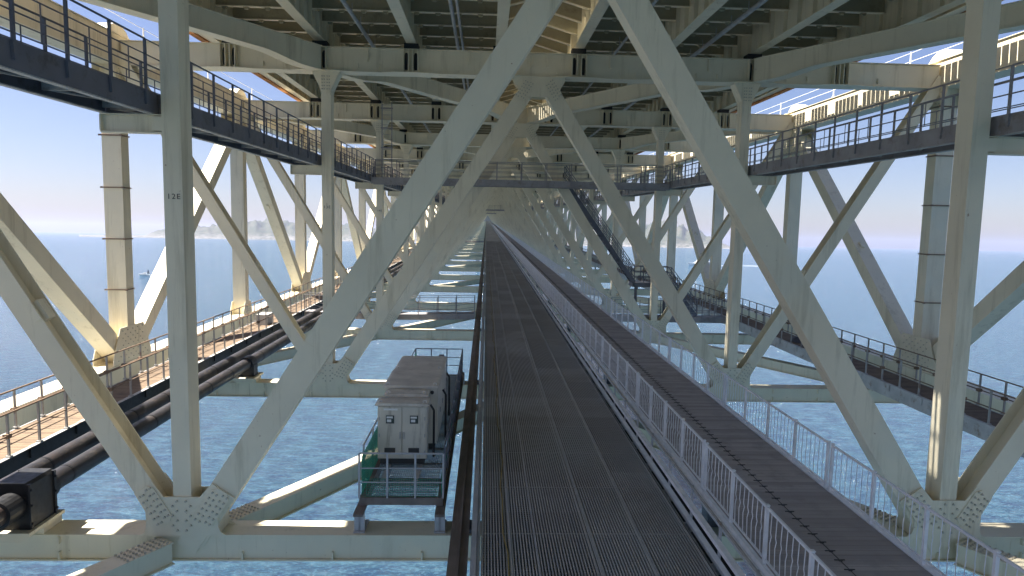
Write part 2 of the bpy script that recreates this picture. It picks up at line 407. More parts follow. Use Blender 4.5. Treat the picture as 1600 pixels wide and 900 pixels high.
# ---------------------------------------------------------------- cross frames
def oct_plate(c, t, ln, w, n=(0, -1, 0), th=0.03, holes=(6, 2)):
    """elongated splice plate centred at c along t, and its bolt heads"""
    c, t, n = Vector(c), Vector(t).normalized(), Vector(n); s = t.cross(n)
    pts = [(-ln/2, -w/4), (-ln/2+w/4, -w/2), (ln/2-w/4, -w/2), (ln/2, -w/4), (ln/2, w/4), (ln/2-w/4, w/2), (-ln/2+w/4, w/2), (-ln/2, w/4)]
    pl = MB().prism(pts, 0, th, lambda a, y, b: tuple(c + t*a + s*b + n*y))
    bo = MB(); q = []
    for i in range(holes[0]):
        for j in range(holes[1]):
            for e in (-1, 1):
                q.append(c + t*(-ln/2+0.11+(ln-0.22)*i/(holes[0]-1) + (0.03*e)) + s*e*(w*0.14 + j*w*0.23) + n*th)
    bo.bolts(q, n); return pl, bo
def box_lateral(p, q, w, z0, z1, haunch=0.0):
    """straight box member seen in plan from p to q, its soffit deepening at both ends"""
    p, q = Vector((*p, 0)), Vector((*q, 0)); ln = (q-p).length; t = (q-p)/ln; s = Vector((-t.y, t.x, 0))
    if haunch:
        prof = [(0, z0-haunch), (0.9, z0-haunch)] + [(0.9+2.2*i/6, z0-haunch*(0.5+0.5*math.cos(math.pi*i/6))) for i in range(1, 7)]
        prof += [(ln-a, z) for a, z in reversed(prof)] + [(ln, z1), (0, z1)]
    else: prof = [(0, z0), (ln, z0), (ln, z1), (0, z1)]
    m = MB().prism(prof, -w/2, w/2, lambda a, y, z: tuple(p + t*a + s*y + Vector((0, 0, z))))
    # wider flange plates above and below
    for k in range(len(prof)-1 if haunch else 1):
        (a0, zz0), (a1, zz1) = prof[k], prof[k+1]
        if a1 > a0 and zz0 < z1-0.1 and zz1 < z1-0.1:
            pa, pb = p+t*a0+Vector((0, 0, zz0-0.015)), p+t*a1+Vector((0, 0, zz1-0.015)); m.bar(pa, pb, w+0.16, 0.03, (0, 0, 1))
    m.bar(p+Vector((0, 0, z1+0.015)), q+Vector((0, 0, z1+0.015)), w+0.14, 0.03, (0, 0, 1))
    return m
DX = lambda z: 0.61 + 0.64*(5.26-z)        # half spread of the A braces at height z
OX = lambda z: 9.71 + 0.608*(z+6.32)        # outer brace
def frame_parts(odd):
    """(name, mesh, material, parent key, key) of one cross frame, its plane at y = 0"""
    P = []
    lo = MB().box(-17.3, 17.3, 0.12, 0.74, -7.92, -7.365)
    lo.box(-17.3, 17.3, 0.05, 0.81, -7.36, -7.33); lo.box(-17.3, 17.3, 0.05, 0.81, -7.955, -7.925)
    st = MB()
    for i in range(-8, 9):
        x = i*2.05+0.6; st.box(x-0.02, x+0.02, 0.03, 0.117, -7.92, -7.74)
        if abs(x) > 10: st.box(x-0.02, x+0.02, 0.03, 0.117, -7.55, -7.37)
    for x in (-15, -10.6, -8.2, -4.2, 0, 4.2, 8.2, 10.6, 15): st.box(x-0.005, x+0.005, 0.112, 0.118, -7.92, -7.366)
    P.append(('lower_beam', [(lo, 'steel'), (st, 'steel')], None, 'lo'))
    ub = MB().box(-17.3, 17.3, 0.14, 0.70, 5.99, 6.92)
    ub.box(-17.3, 17.3, 0.02, 0.82, 6.925, 6.95); ub.box(-17.3, 17.3, 0.02, 0.82, 5.955, 5.985)
    for s in (-1, 1):
        for x in STR:
            x *= s
            ub.prism([(x-1.15, 0), (x-0.7, 0.15), (x+0.7, 0.15), (x+1.15, 0)], 5.953, 5.983, lambda a, z, b: (a, 0.015-b, z))
            for e in (-0.30, -0.09, 0.09, 0.30): ub.box(x+e-0.015, x+e+0.015, -0.10, 0.137, 5.99, 6.92)
        for x in (0.75, 3.4, 4.1, 6.7, 7.6, 10.6, 11.5, 14.6): ub.box(s*x-0.02, s*x+0.02, 0.05, 0.137, 6.10, 6.30)
        for x in (7.2, 3.0, 11.0, 0.3): ub.box(s*x-0.025, s*x+0.025, 0.03, 0.137, 6.40, 6.91)
    dk = MB(); br = []
    for s in (-1, 1):
        for x in STR:
            x *= s
            for e in (-0.195, 0.195): dk.prism([(x+e-0.06, 6.1), (x+e+0.06, 6.1), (x+e+0.075, 6.2), (x+e+0.075, 6.7), (x+e+0.04, 6.8), (x+e-0.04, 6.8), (x+e-0.075, 6.7), (x+e-0.075, 6.2)], 0.130, 0.137)
            br.append(MB().box(x-0.3, x+0.3, 0.15, 0.7, 6.955, 7.195))
    P.append(('upper_beam', [(ub, 'steel'), (dk, 'rubber')], None, 'ub'))
    for b in br: P.append(('bearing', [(b, 'rubber')], 'ub', None))
    for s in (-1, 1):
        flip = (lambda m: m) if s < 0 else (lambda m: m.mirror())
        x = -POST
        post = MB().box(x-0.20, x+0.20, 0.08, 0.63, -7.32, 5.95)
        P.append(('post', [(flip(post), 'steel')], None, 'post%d' % s))
        top = MB().prism([(x-0.19, 5.05), (x+0.19, 5.05), (x+0.24, 5.25), (x+0.56, 5.92), (x+0.62, 5.952), (x-0.62, 5.952), (x-0.56, 5.92), (x-0.24, 5.25)], 0.035, 0.078)
        top.add(MB().prism([(x-0.19, 5.05), (x+0.19, 5.05), (x+0.24, 5.25), (x+0.56, 5.92), (x-0.56, 5.92), (x-0.24, 5.25)], 0.632, 0.67))
        for e in (-1, 1): top.bar((x+e*0.205, 0.355, 5.2), (x+e*0.57, 0.355, 5.93), 0.02, 0.54)
        tb = MB().bolts([(x+e*(0.06+0.09*j), 0.035, 5.22+0.13*i) for e in (-1, 1) for j in (0, 1) for i in range(5)], (0, -1, 0))
        P.append(('top_gusset', [(flip(top), 'steel'), (flip(tb), 'bolt')], 'post%d' % s, None))
        # A brace
        p, q = (-DX(-7.5), 0.34, -7.5), (-DX(5.75), 0.34, 5.75)
        ab = MB().bar(p, q, 0.63, 0.50)
        t = Vector((0.64, 0, 1)).normalized()
        for f in (0.02, 0.985):
            c = Vector(p)+(Vector(q)-Vector(p))*f
            ab.bar(c-t*0.5+Vector((0, -0.262, 0)), c+t*0.5+Vector((0, -0.262, 0)), 0.5, 0.02)
        for f in (0.34, 0.67):                                   # shop weld bands
            c = Vector(p)+(Vector(q)-Vector(p))*f
            ab.bar(c-t*0.012, c+t*0.012, 0.638, 0.508)
        P.append(('inner_brace', [(flip(ab), 'steel')], None, None))
        # outer brace, an H section with a small lug plate near its middle
        p, q = (-OX(-7.2), 0.34, -7.2), (-OX(6.4), 0.34, 6.4)
        ob = MB().hsec(p, q, 0.48, 0.56)
        P.append(('outer_brace', [(flip(ob), 'steel')], None, 'ob%d' % s))
        z = -2.35; lug = MB().bar((-OX(z-0.17)+0.14, 0.04, z-0.17+0.09), (-OX(z+0.17)+0.14, 0.04, z+0.17+0.09), 0.16, 0.022)
        lug.bar((-OX(z-0.2)+0.20, 0.3, z-0.2+0.12), (-OX(z+0.2)+0.20, 0.3, z+0.2+0.12), 0.16, 0.25)
        P.append(('lug_plate', [(flip(lug), 'steel')], 'ob%d' % s, None))
        # foot gusset, front and rear plates
        g = []
        za, zo = -6.28, -6.22
        ax, ox = POST-DX(za), POST-OX(zo)                       # brace centres beside the post
        g += [(-0.95, -7.33), (-0.85, -7.27), (-0.81, -7.15), (-0.81, -6.78), (ox-0.20, zo-0.13), (ox+0.20, zo+0.13), (-0.40, -6.43), (0.40, -6.43),
              (ax-0.25, za+0.17), (ax+0.25, za-0.17), (0.86, -6.70), (0.80, -6.82), (0.80, -7.12), (0.85, -7.25), (0.97, -7.33)]
        poly = [(x+a, b) for a, b in g]
        gp = MB().prism(poly, 0.035, 0.076).add(MB().prism(poly, 0.634, 0.67))
        for e in (-1, 1): gp.box(x+e*0.80-0.015, x+e*0.80+0.015, 0.08, 0.63, -7.32, -6.75)
        gi = len(P); P.append(None)
        bo = MB(); sp = MB()
        a, b = oct_plate((x+POST-DX(-6.68), 0.033, -6.68), (0.64, 0, 1), 0.96, 0.46); sp.add(a); bo.add(b)
        a, b = oct_plate((x+POST-OX(-6.63), 0.033, -6.63), (-0.608, 0, 1), 0.96, 0.42); sp.add(a); bo.add(b)
        bo.bolts([(x+e*(0.10+0.10*((i+j) % 2)), 0.033, -6.52-0.115*i) for e in (-1, 1) for j in (0,) for i in range(7)], (0, -1, 0))
        P[gi] = ('foot_gusset', [(flip(gp), 'steel'), (flip(sp), 'steel'), (flip(bo), 'bolt')], None, None)
        # stub bracket carrying the upper walkway
        bk = MB().box(x-1.50, x-0.21, 0.22, 0.25, 1.70, 2.04); bk.box(x-1.52, x-0.205, 0.12, 0.36, 2.045, 2.07); bk.box(x-1.52, x-0.205, 0.12, 0.36, 1.67, 1.695)
        bk.box(x-1.53, x-1.50, 0.12, 0.36, 1.70, 2.04); bk.box(x-0.42, x-0.203, 0.10, 0.216, 1.72, 2.02)
        P.append(('walkway_bracket', [(flip(bk), 'steel')], None, None))
        # plan bracing
        u1 = box_lateral((x-0.3, -0.1), (-TRUSS+0.5, -13.3), 0.42, 6.18, 6.88, 0.22)
        u2 = box_lateral((x+0.4, 0.85), (-0.5, 13.9), 0.40, 6.18, 6.88, 0.22)
        l1 = box_lateral((x-0.35, 0.0), (-TRUSS+0.5, -13.3), 0.40, -7.90, -7.44)
        l2 = box_lateral((x+0.45, 0.85), (-0.5, 14.1), 0.40, -7.90, -7.44)
        if odd: P.append(('upper_plan_brace', [(flip(u1), 'steel')], None, None)); P.append(('upper_plan_brace', [(flip(u2), 'steel')], None, None))
        lb = MB()
        for (ax, ay, bx, by) in ((x-0.35, 0.0, -TRUSS+0.5, -13.3), (x+0.45, 0.85, -0.5, 14.1)):
            t = Vector((bx-ax, by-ay, 0)).normalized(); n = Vector((-t.y, t.x, 0)); a = Vector((ax, ay, -7.408))
            lb.bolts([a + t*(0.12+0.13*i) + n*(0.11*j) for i in range(8) for j in (-2, -1, 0, 1, 2)], (0, 0, 1))
        if not odd: P.append(('lower_plan_brace', [(flip(l1), 'steel'), (flip(lb), 'bolt')], None, None)); P.append(('lower_plan_brace', [(flip(l2), 'steel')], None, None))
    ag = [(-1.12, 5.953), (1.12, 5.953), (1.02, 5.66), (0.42, 5.13), (-0.42, 5.13), (-1.02, 5.66)]
    ap = MB().prism(ag, 0.035, 0.078).add(MB().prism(ag, 0.602, 0.64)); bo = MB()
    for e in (-1, 1):
        a, b = oct_plate((e*0.62, 0.033, 5.42), (-e*0.64, 0, 1), 0.92, 0.44); ap.add(a); bo.add(b)
    P.append(('apex_gusset', [(ap, 'steel'), (bo, 'bolt')], None, 'ag'))
    return P
def assemble(name, loc, parts, label, cat, group):
    t = thing(name, loc, label, cat, group); keys = {None: t}; dy = loc[1]
    for nm, groups, pk, key in parts:
        gs = [(m.moved((0, dy, 0)), mt) for m, mt in groups]
        o = mesh_obj(nm, gs, loc); o.parent = keys[pk]
        if pk: pass
        if key: keys[key] = o
    return t, keys
def merged(name, loc, parts, label, cat, group):
    dy = loc[1]; gs = [(m.moved((0, dy, 0)), mt) for _, groups, _, _ in parts for m, mt in groups]
    return solid(name, gs, loc, label, cat, group)
FG = 'cross frames of the truss'
frames = []
names = {0: 'nearest pale green cross truss, 12E lettered on its post', 1: 'second pale green cross truss, small 13E on its post', 2: 'third pale green cross truss, just behind the dark grey upper cross walkway'}
protos = [assemble('cross_truss', (0, Y0+n*L, -7.955), frame_parts(n == 1), names[n], 'bridge frame', FG)[0] for n in (0, 1)]
for n in range(NEAR):
    lab = names.get(n, '%s pale green cross truss counted along the bridge from the camera' % ORD[n])
    frames.append(protos[n] if n < 2 else dup(protos[n % 2], (n - n % 2)*L, lab))
fars = [merged('cross_truss', (0, Y0+(NEAR+n)*L, -7.955), [p for p in frame_parts(n == 1) if p[0] != 'lug_plate'],
               'small distant pale cross truss deep in the tunnel of frames', 'bridge frame', FG) for n in (0, 1)]
for n in range(NEAR+2, NF): dup(fars[n % 2], (n-NEAR-n % 2)*L, fars[0]['label'])
# lettering on the near posts
for n in range(0, 5):
    cu = bpy.data.curves.new('number', 'FONT'); cu.body = '%dE' % (12+n); cu.size = 0.165; cu.align_x = 'CENTER'; cu.space_character = 1.25; cu.extrude = 0.002
    to = bpy.data.objects.new('number', cu); col.objects.link(to)
    me = bpy.data.meshes.new_from_object(to.evaluated_get(bpy.context.evaluated_depsgraph_get())); bpy.data.objects.remove(to); bpy.data.curves.remove(cu)
    me.materials.append(M['ink'])
    o = bpy.data.objects.new('number_lettering', me); col.objects.link(o)
    o.parent = next(c for c in frames[n].children if c.name.startswith('post') and c.data.vertices[0].co.x < 0)
    o.location = (-POST+0.01, 0.074, 0.27+7.955); o.rotation_euler = (R(90), 0, 0)

# ---------------------------------------------------------------- main trusses
def main_truss(s):
    side = 'left' if s < 0 else 'right'
    lab = 'pale main truss on the left, its lower chord in full sun beside the rusty walkway' if s < 0 else 'pale main truss on the right, sunlight stripes along its top chord'
    t = thing('main_truss', (s*TRUSS, Y0, -7.6), lab, 'bridge truss', 'main trusses')
    x = s*TRUSS
    ch = MB().box(x-0.40, x+0.40, YA+10, YB, 5.98, 7.15); ch.box(x-0.46, x+0.46, YA+10, YB, 7.153, 7.18); ch.box(x-0.46, x+0.46, YA+10, YB, 5.95, 5.977)
    part('upper_chord', ch, 'steel', t)
    ch = MB().box(x-0.40, x+0.40, YA+10, YB, -7.56, -6.44); ch.box(x-0.46, x+0.46, YA+10, YB, -6.437, -6.41); ch.box(x-0.46, x+0.46, YA+10, YB, -7.6, -7.563)
    part('lower_chord', ch, 'steel', t)
    for n in range(-1, NF):
        y = Y0 + n*L
        v = part('vertical', MB().box(x-0.39, x+0.39, y, y+0.6, -6.40, 5.945), 'steel', t)
        if n in (1,):
            for z in (3.1, 0.95, -1.2, -3.35, 5.2):
                b = MB(); w = 0.43
                b.box(x-w, x+w, y-0.045, y-0.003, z-0.025, z+0.025); b.box(x-w, x+w, y+0.603, y+0.645, z-0.025, z+0.025)
                b.box(x-w, x-0.393, y-0.002, y+0.602, z-0.025, z+0.025); b.box(x+0.393, x+w, y-0.002, y+0.602, z-0.025, z+0.025)
                for e in (-1, 1): b.box(x+e*w-0.05, x+e*w+0.05, y-0.09, y-0.047, z-0.035, z+0.035)
                part('clamp_band', b, 'rustrail', v)
        if n < NF-1:
            za, zb = (-6.55, 6.0) if n % 2 else (6.0, -6.55)
            d = MB().bar((x, y+0.3, za), (x, y+L+0.3, zb), 0.66, 0.72, (1, 0, 0))
            dg = part('diagonal', d, 'steel', t)
            if n < 6:
                lug = MB(); f = 0.42; p = Vector((x, y+0.3+f*L, za+(zb-za)*f)); tt = Vector((0, L, zb-za)).normalized(); nn = Vector((0, -tt.z, tt.y))
                for e in (-1, 1): lug.bar(p+nn*e*0.38-tt*0.2, p+nn*e*0.38+tt*0.2, 0.10, 0.18, (1, 0, 0))
                part('lug_plate', lug, 'steel', dg)
        # node plates on both faces, bigger where diagonals meet
        if n < 14:
            low = (n % 2 != 0)
            for zc, sg, big in ((-6.40, 1, low), (5.94, -1, not low)):
                w, h = (1.55, 1.5) if big else (0.75, 0.8)
                poly = [(-w, 0), (w, 0), (w, 0.25), (w*0.62, h), (-w*0.62, h), (-w, 0.25)]
                for e in (-1, 1):
                    xx = x+e*0.40; bo = MB()
                    pl = MB().prism(poly, 0, 0.03, lambda a, q, b: (xx+e*q, y+0.3+a, zc+sg*b))
                    if n < 5:
                        bo.bolts([(xx+e*0.03, y+0.3+a*w*0.13, zc+sg*(0.16+0.15*b)) for a in range(-6, 7) for b in range(int(h/0.15)-1) if abs(a)*0.13 < 0.82-0.3*(0.16+0.15*b)/h and (a+b) % 2 == 0], (e, 0, 0), 0.024)
                    part('node_plate', [(pl, 'steel'), (bo, 'bolt')], None, t)
    # hand wire on little posts along the top chord
    hw = MB()
    for n in range(-2, 26):
        y = Y0 + n*L/2 + 3
        hw.tube((x, y, 7.17), (x, y, 8.2), 0.035, 6); hw.tube((x, y-0.0, 7.17), (x, y, 7.4), 0.08, 6)
    for z in (7.75, 8.15): hw.tube((x, YA+15, z), (x, Y0+12*L, z), 0.012, 5)
    part('hand_wire', hw, 'white', t)
    for n in range(-1, 16):
        y = Y0 + n*L + 0.3
        part('chord_cover', MB().prism([(-0.9, 0), (0.9, 0), (0.62, 0.28), (0.3, 0.42), (-0.3, 0.42), (-0.62, 0.28)], x-0.3, x+0.3, lambda a, q, b: (q, y+a, 7.182+b)), 'steel', t)
    return t
main_truss(-1); main_truss(1)

tw = thing('bridge_tower', (0, YB+8, -70), 'pale bridge tower added to close the vanishing point of the tunnel', 'bridge tower')  # tower added to help fill the bright opening at the far end
for sx in (-1, 1): part('leg', MB().box(sx*19.5-4, sx*19.5+4, YB+4, YB+14, -112, 110), 'pale', tw)
for z0, z1 in ((-34, -8.4), (9.6, 24), (80, 92)): part('cross_strut', MB().box(-15.49, 15.49, YB+5, YB+13, z0, z1), 'pale', tw)
part('end_sky_blocker', MB().box(-15.45, 15.45, YB+8, YB+10, -8.39, 9.59), 'pale', tw)  # added wall that blocks the bright sky at the tunnel's end

# ---------------------------------------------------------------- railings in general
def rail_run(mb_post, mb_rail, p, q, n, h, rails, rp=0.024, rr=0.018, square=True, ends=True):
    """posts (list of meshes) and rails from p to q"""
    p, q = Vector(p), Vector(q)
    for i in range(n+1):
        if not ends and i == n: continue
        a = p + (q-p)*(i/n); m = MB()
        if square: m.box(a.x-rp, a.x+rp, a.y-rp, a.y+rp, a.z, a.z+h)
        else: m.tube(a, a+Vector((0, 0, h)), rp, 8)
        mb_post.append(m)
    for z, r in rails:
        mb_rail.tube(p+Vector((0, 0, z)), q+Vector((0, 0, z)), r or rr, 6)

# ---------------------------------------------------------------- upper inspection walkways
def upper_span(s):
    """14.2 m span from y = 0.3 on the outer side of the posts"""
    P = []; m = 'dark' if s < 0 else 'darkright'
    xi, xo = s*9.30, s*10.42
    ya, yb = 0.02, L-0.02
    x0, x1 = sorted((xi, xo))
    P.append(('deck', [(MB().box(x0+0.05, x1-0.05, ya, yb, 2.44, 2.47), m)], None, None))
    for i in range(8):
        y = ya + 0.1 + i*(L-0.3)/7; P.append(('cross_bearer', [(MB().box(x0+0.06, x1-0.06, y-0.035, y+0.035, 2.18, 2.436), 'pale')], None, None))
    for i in range(7):
        a, b = ya+0.1+i*(L-0.3)/7, ya+0.1+(i+1)*(L-0.3)/7
        P.append(('wind_brace', [(MB().bar((x0+0.1, a, 2.2), (x1-0.1, b, 2.2), 0.04, 0.03, (0, 0, 1)), 'pale')], None, None))
    for k, x in enumerate((xi, xo)):
        sd = MB().box(x-0.015, x+0.015, ya, yb, 2.09, 2.50)
        xa, xb = sorted((x, x + (-0.13 if x == max(xi, xo) else 0.13)))
        fl = MB().box(xa, xb, ya, yb, 2.065, 2.087)
        sd.box(xa, xb, ya, yb, 2.503, 2.52)
        P.append(('side_beam', [(sd, m), (fl, 'pale')], None, 'sb%d' % k))
        posts, rl = [], MB(); e = (1 if x > 0 else -1)*(-1 if k == 0 else 1)
        px = x + e*0.035
        rail_run(posts, rl, (px, 0.35, 2.22), (px, L-0.55, 2.22), 10, 1.33, [(0.40, 0.014), (0.72, 0.014), (1.02, 0.014), (1.33, 0.022)], 0.025)
        rl2 = MB()
        for i in range(10):
            y = 0.35 + (i+0.5)*(L-0.9)/10; rl.tube((px, y, 2.62), (px, y, 3.24), 0.013, 5)
        for z in (0.40, 0.72, 1.02, 1.33):
            rl.tube((px, 0.0, 2.22+z), (px, 0.35, 2.22+z), 0.014, 5); rl.tube((px, L-0.55, 2.22+z), (px, L, 2.22+z), 0.014, 5)
        P.append(('railing', [(rl, m)], 'sb%d' % k, None))
        for i, pm in enumerate(posts):
            y = 0.35 + i*(L-0.9)/10
            pm.prism([(y-0.05, 2.48), (y+0.05, 2.48), (y+0.03, 2.25), (y-0.03, 2.25)], px-0.03, px+0.03, lambda a, q, b: (q, a, b))
            P.append(('railing_post', [(pm, m)], 'sb%d' % k, None))
    return P
for s in (-1, 1):
    side = 'left' if s < 0 else 'right'
    P = upper_span(s); g = 'upper walkway spans on the %s posts' % side
    first = None
    for n in range(-1, 10):
        y = Y0 + n*L + 0.3
        lab = {-1: 'dark upper walkway span on the %s, cut off by the top corner' % side,
               0: 'dark upper walkway span on the %s between the nearest and second posts' % side,
               1: 'dark upper walkway span on the %s between the second and third posts' % side}.get(n, 'dark upper walkway span on the %s beyond the %s post' % (side, ORD[n]))
        if first is None: first, _ = assemble('upper_walkway', (s*9.86, y, 2.06), P, lab, 'walkway', g)
        else: dup(first, (n+1)*L, lab)
    farw = merged('upper_walkway', (s*9.86, Y0+10*L+0.3, 2.06), P, 'small distant dark walkway span high on the %s posts' % side, 'walkway', g)
    for n in range(11, 40): dup(farw, (n-10)*L, farw['label'])

# ---------------------------------------------------------------- lower side walkways by the bottom chords
def lower_span(s):
    P = []; xn, xf = s*14.10, s*15.52; x0, x1 = sorted((xn, xf))
    bd = MB()
    for i in range(71): bd.box(x0+0.03, x1-0.03, i*0.2+0.006, i*0.2+0.196, -6.335, -6.30)
    P.append(('deck', [(bd, 'rustgrate')], None, None))
    fm = 'black' if s < 0 else 'pale'  # shade and light in the colour: left shadow side black, right lit face pale
    f = MB().box(xn-0.02, xn+0.02, 0.01, L-0.01, -6.80, -6.29); fx = sorted((xn, xn+s*0.12)); f.box(fx[0], fx[1], 0.01, L-0.01, -6.83, -6.803)
    for i in range(7): y = 0.5+i*2.03; f.box(xn-s*0.05-0.02, xn-s*0.05+0.02, y-0.04, y+0.04, -6.55, -6.3)
    lip = MB().box(xn-0.06, xn+0.06, 0.01, L-0.01, -6.287, -6.27)
    P.append(('side_beam', [(f, fm), (lip, 'pale')], None, None))
    P.append(('side_beam', [(MB().box(xf-0.02, xf+0.02, 0.01, L-0.01, -6.80, -6.29), 'pale')], None, None))
    for x in (xn+s*0.15, xf-s*0.15): P.append(('bearer', [(MB().box(x-0.08, x+0.08, 0.05, 0.25, -7.327, -6.81).box(x-0.15, x+0.15, 0.0, 0.3, -6.805, -6.79), 'galv')], None, None))
    for k, x in enumerate((xn, xf)):
        posts, rl = [], MB()
        rail_run(posts, rl, (x, 0.6, -6.27), (x, L-0.6, -6.27), 11, 1.12, [(0.55, 0.022), (1.12, 0.026)], 0.026)
        for z in (0.55, 1.12): rl.tube((x, 0, -6.27+z), (x, 0.6, -6.27+z), 0.022, 5); rl.tube((x, L-0.6, -6.27+z), (x, L, -6.27+z), 0.022, 5)
        P.append(('railing', [(rl, 'rustrail')], None, 'rl%d' % k))
        for i, pm in enumerate(posts):
            y = 0.6 + i*(L-1.2)/11; cl = MB()
            pm.box(x-0.06, x+0.06, y-0.06, y+0.06, -6.268, -6.23)
            if k == 1 or i % 4 == 1: cl.box(x-0.09, x+0.05, y-0.07, y+0.07, -5.78, -5.67)
            P.append(('railing_post', [(pm, 'postgrey'), (cl, 'rustrail')], 'rl%d' % k, None))
    return P
for s in (-1, 1):
    side = 'left' if s < 0 else 'right'; P = lower_span(s); g = 'lower walkway spans on the %s' % side; first = None
    for n in range(-1, 10):
        y = Y0 + n*L + 0.3; tone = 'sunlit rusty' if s < 0 else 'shaded brown'
        lab = {-1: '%s lower walkway span on the %s, before the near beam' % (tone, side),
               0: '%s lower walkway span on the %s between the nearest and second frames' % (tone, side),
               1: '%s lower walkway span on the %s between the second and third frames' % (tone, side)}.get(n, '%s lower walkway span on the %s beyond the %s frame' % (tone, side, ORD[n]))
        if first is None: first, _ = assemble('lower_walkway', (s*14.8, y, -7.327), P, lab, 'walkway', g)
        else: dup(first, (n+1)*L, lab)
    farw = merged('lower_walkway', (s*14.8, Y0+10*L+0.3, -7.327), P, 'small distant lower walkway span beside the %s chord' % side, 'walkway', g)
    for n in range(11, 40): dup(farw, (n-10)*L, farw['label'])

# ---------------------------------------------------------------- black service pipes on the left
for x, lab in ((-12.33, 'black service pipe on the inner side, with a box joint on every beam'), (-13.15, 'plain black service pipe running next to the rusty walkway')):
    t = thing('service_pipe', (x, Y0, -6.45), lab, 'pipe', 'black service pipes')
    part('pipe_body', MB().tube((x, -6, -6.45), (x, Y0+30*L, -6.45), 0.235, 28), 'pipe', t, True)
    for n in range(-1, 12):
        rg = MB()
        for k in range(6):
            y = Y0 + n*L + 1.4 + k*2.1 + (0.5 if x < -13 else 0); rg.tube((x, y, -6.45), (x, y+0.07, -6.45), 0.243, 28)
        part('joint_ring', rg, 'black', t, True)
    if x > -13:
        for n in range(0, 9):
            y = Y0 + n*L; b = MB().box(x-0.36, x+0.36, y-0.45, y+0.45, -6.98, -6.0); 
            b.prism([(-0.36, -6.0), (0.36, -6.0), (0.30, -5.93), (-0.30, -5.93)], y-0.45, y+0.45, lambda a, q, c: (x+a, q, c))
            if n > 0: b = MB().box(x-0.33, x+0.33, y-0.25, y+0.25, -6.98, -6.5).tube((x, y-0.28, -6.45), (x, y+0.28, -6.45), 0.30, 24)
            for e in (-0.45, 0.38) if n == 0 else (): b.box(x-0.40, x+0.40, y+e, y+e+0.07, -6.97, -5.96)
            if n == 0: b.tube((x, y-0.95, -6.45), (x, y-0.45, -6.45), 0.31, 24); b.tube((x, y+0.45, -6.45), (x, y+0.75, -6.45), 0.31, 24)
            if n == 0: b.bolts([(x+0.40, y-0.415, z) for z in (-6.85, -6.45, -6.1)] + [(x+0.40, y+0.415, z) for z in (-6.85, -6.45, -6.1)], (1, 0, 0), 0.03, 0.03)
            j = part('box_joint', b, 'black', t)
            sd = MB().box(x-0.45, x+0.45, y-0.62, y+0.62, -7.06, -6.985); sd.box(x-0.30, x+0.30, y+0.08, y+0.75, -7.327, -7.063); sd.prism([(-0.45, -7.063), (0.45, -7.063), (0.25, -7.2), (-0.25, -7.2)], y-0.6, y+0.05, lambda a, q, c: (x+a, q, c))
            part('saddle', sd, 'steel', j)
    else:
        for n in range(0, 9):
            y = Y0 + n*L; b = MB().box(x-0.3, x+0.3, y+0.1, y+0.75, -7.327, -6.70); part('saddle', b, 'steel', t)

# ---------------------------------------------------------------- central service road of grating
A = lambda x: x + -XC            # camera-relative x to bridge x
def road_span():
    P = []; xl, xr = A(0.02), A(4.19); g = MB(); nb = 72
    for i in range(nb+1):
        x = xl + (xr-xl)*i/nb; w = 0.013 if i % 18 else 0.024
        g.box(x-w, x+w, 0.004, L-0.004, -6.345, -6.30+(0.004 if i % 18 == 0 else 0))
    k = 0; y = 0.05
    while y < L-0.02:
        seam = k % 24 == 0
        for a in range(4):
            g.box(xl+(xr-xl)*a/4+0.017, xl+(xr-xl)*(a+1)/4-0.017, y-(0.014 if seam else 0.004), y+(0.014 if seam else 0.004), -6.36, -6.325 if not seam else -6.303)
        y += L/144; k += 1
    P.append(('grating', [(g, 'grate')], None, None))
    for u in (0.13, 0.25, 0.52, 0.76): x = xl+(xr-xl)*u; P.append(('seam_bar', [(MB().box(x-0.016, x+0.016, 0.01, L-0.01, -6.295, -6.286), 'galv')], None, None))
    P.append(('gap_shade_sheet', [(MB().box(xl, xr, 0, L, -6.50, -6.47).box(xr+0.08, A(5.015), 0, L, -6.73, -6.70), 'under')], None, None))  # dark sheets added below to keep the gaps from showing bright sea
    sc = MB().box(A(-0.20), A(-0.02), 0.01, L-0.01, -6.47, -6.44)
    for i, (a, b) in enumerate(((0.01, 4.7), (4.72, 9.4), (9.42, 14.19))): sc.box(A(-0.19)+(0.02 if i % 2 else 0), A(-0.085), a, b, -6.435, -6.20)
    sc.box(A(-0.075), A(-0.02), 0.01, L-0.01, -6.435, -6.245)
    P.append(('side_channel', [(sc, 'galv')], None, None))
    rc = MB().box(A(4.20), A(4.26), 0.01, L-0.01, -6.62, -6.34)
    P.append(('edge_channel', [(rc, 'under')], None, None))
    for x in (A(0.25), A(2.1), A(3.95)): P.append(('bearer', [(MB().box(x-0.1, x+0.1, 0, L, -6.9, -6.51).box(x-0.15, x+0.15, 0.16, 0.6, -7.327, -6.903), 'dark')], None, None))
    return P
P = road_span(); first = None; g = 'road grating spans'
for n in range(-1, 12):
    y = Y0 + n*L + 0.35
    lab = {-1: 'dark steel grating span of the service road in the bottom foreground', 0: 'dark service road grating span beyond the first beam, beside the beige cabinets',
           1: 'dark service road grating span between second and third cross frames'}.get(n, 'dark service road grating span beyond the %s cross frame' % ORD[n])
    if first is None: first, _ = assemble('road_grating', (0, y, -7.327), P, lab, 'service road', g)
    else: dup(first, (n+1)*L, lab)
coarse = [('grating', [(MB().box(A(0.02), A(4.19), 0, L, -6.34, -6.302), 'grate')], None, None)] + [p for p in P if p[0] in ('side_channel', 'bearer')]
farw = merged('road_grating', (0, Y0+12*L+0.35, -7.327), coarse, 'small distant dark grating span near the vanishing point', 'service road', g)
for n in range(13, NF-1): dup(farw, (n-12)*L, farw['label'])

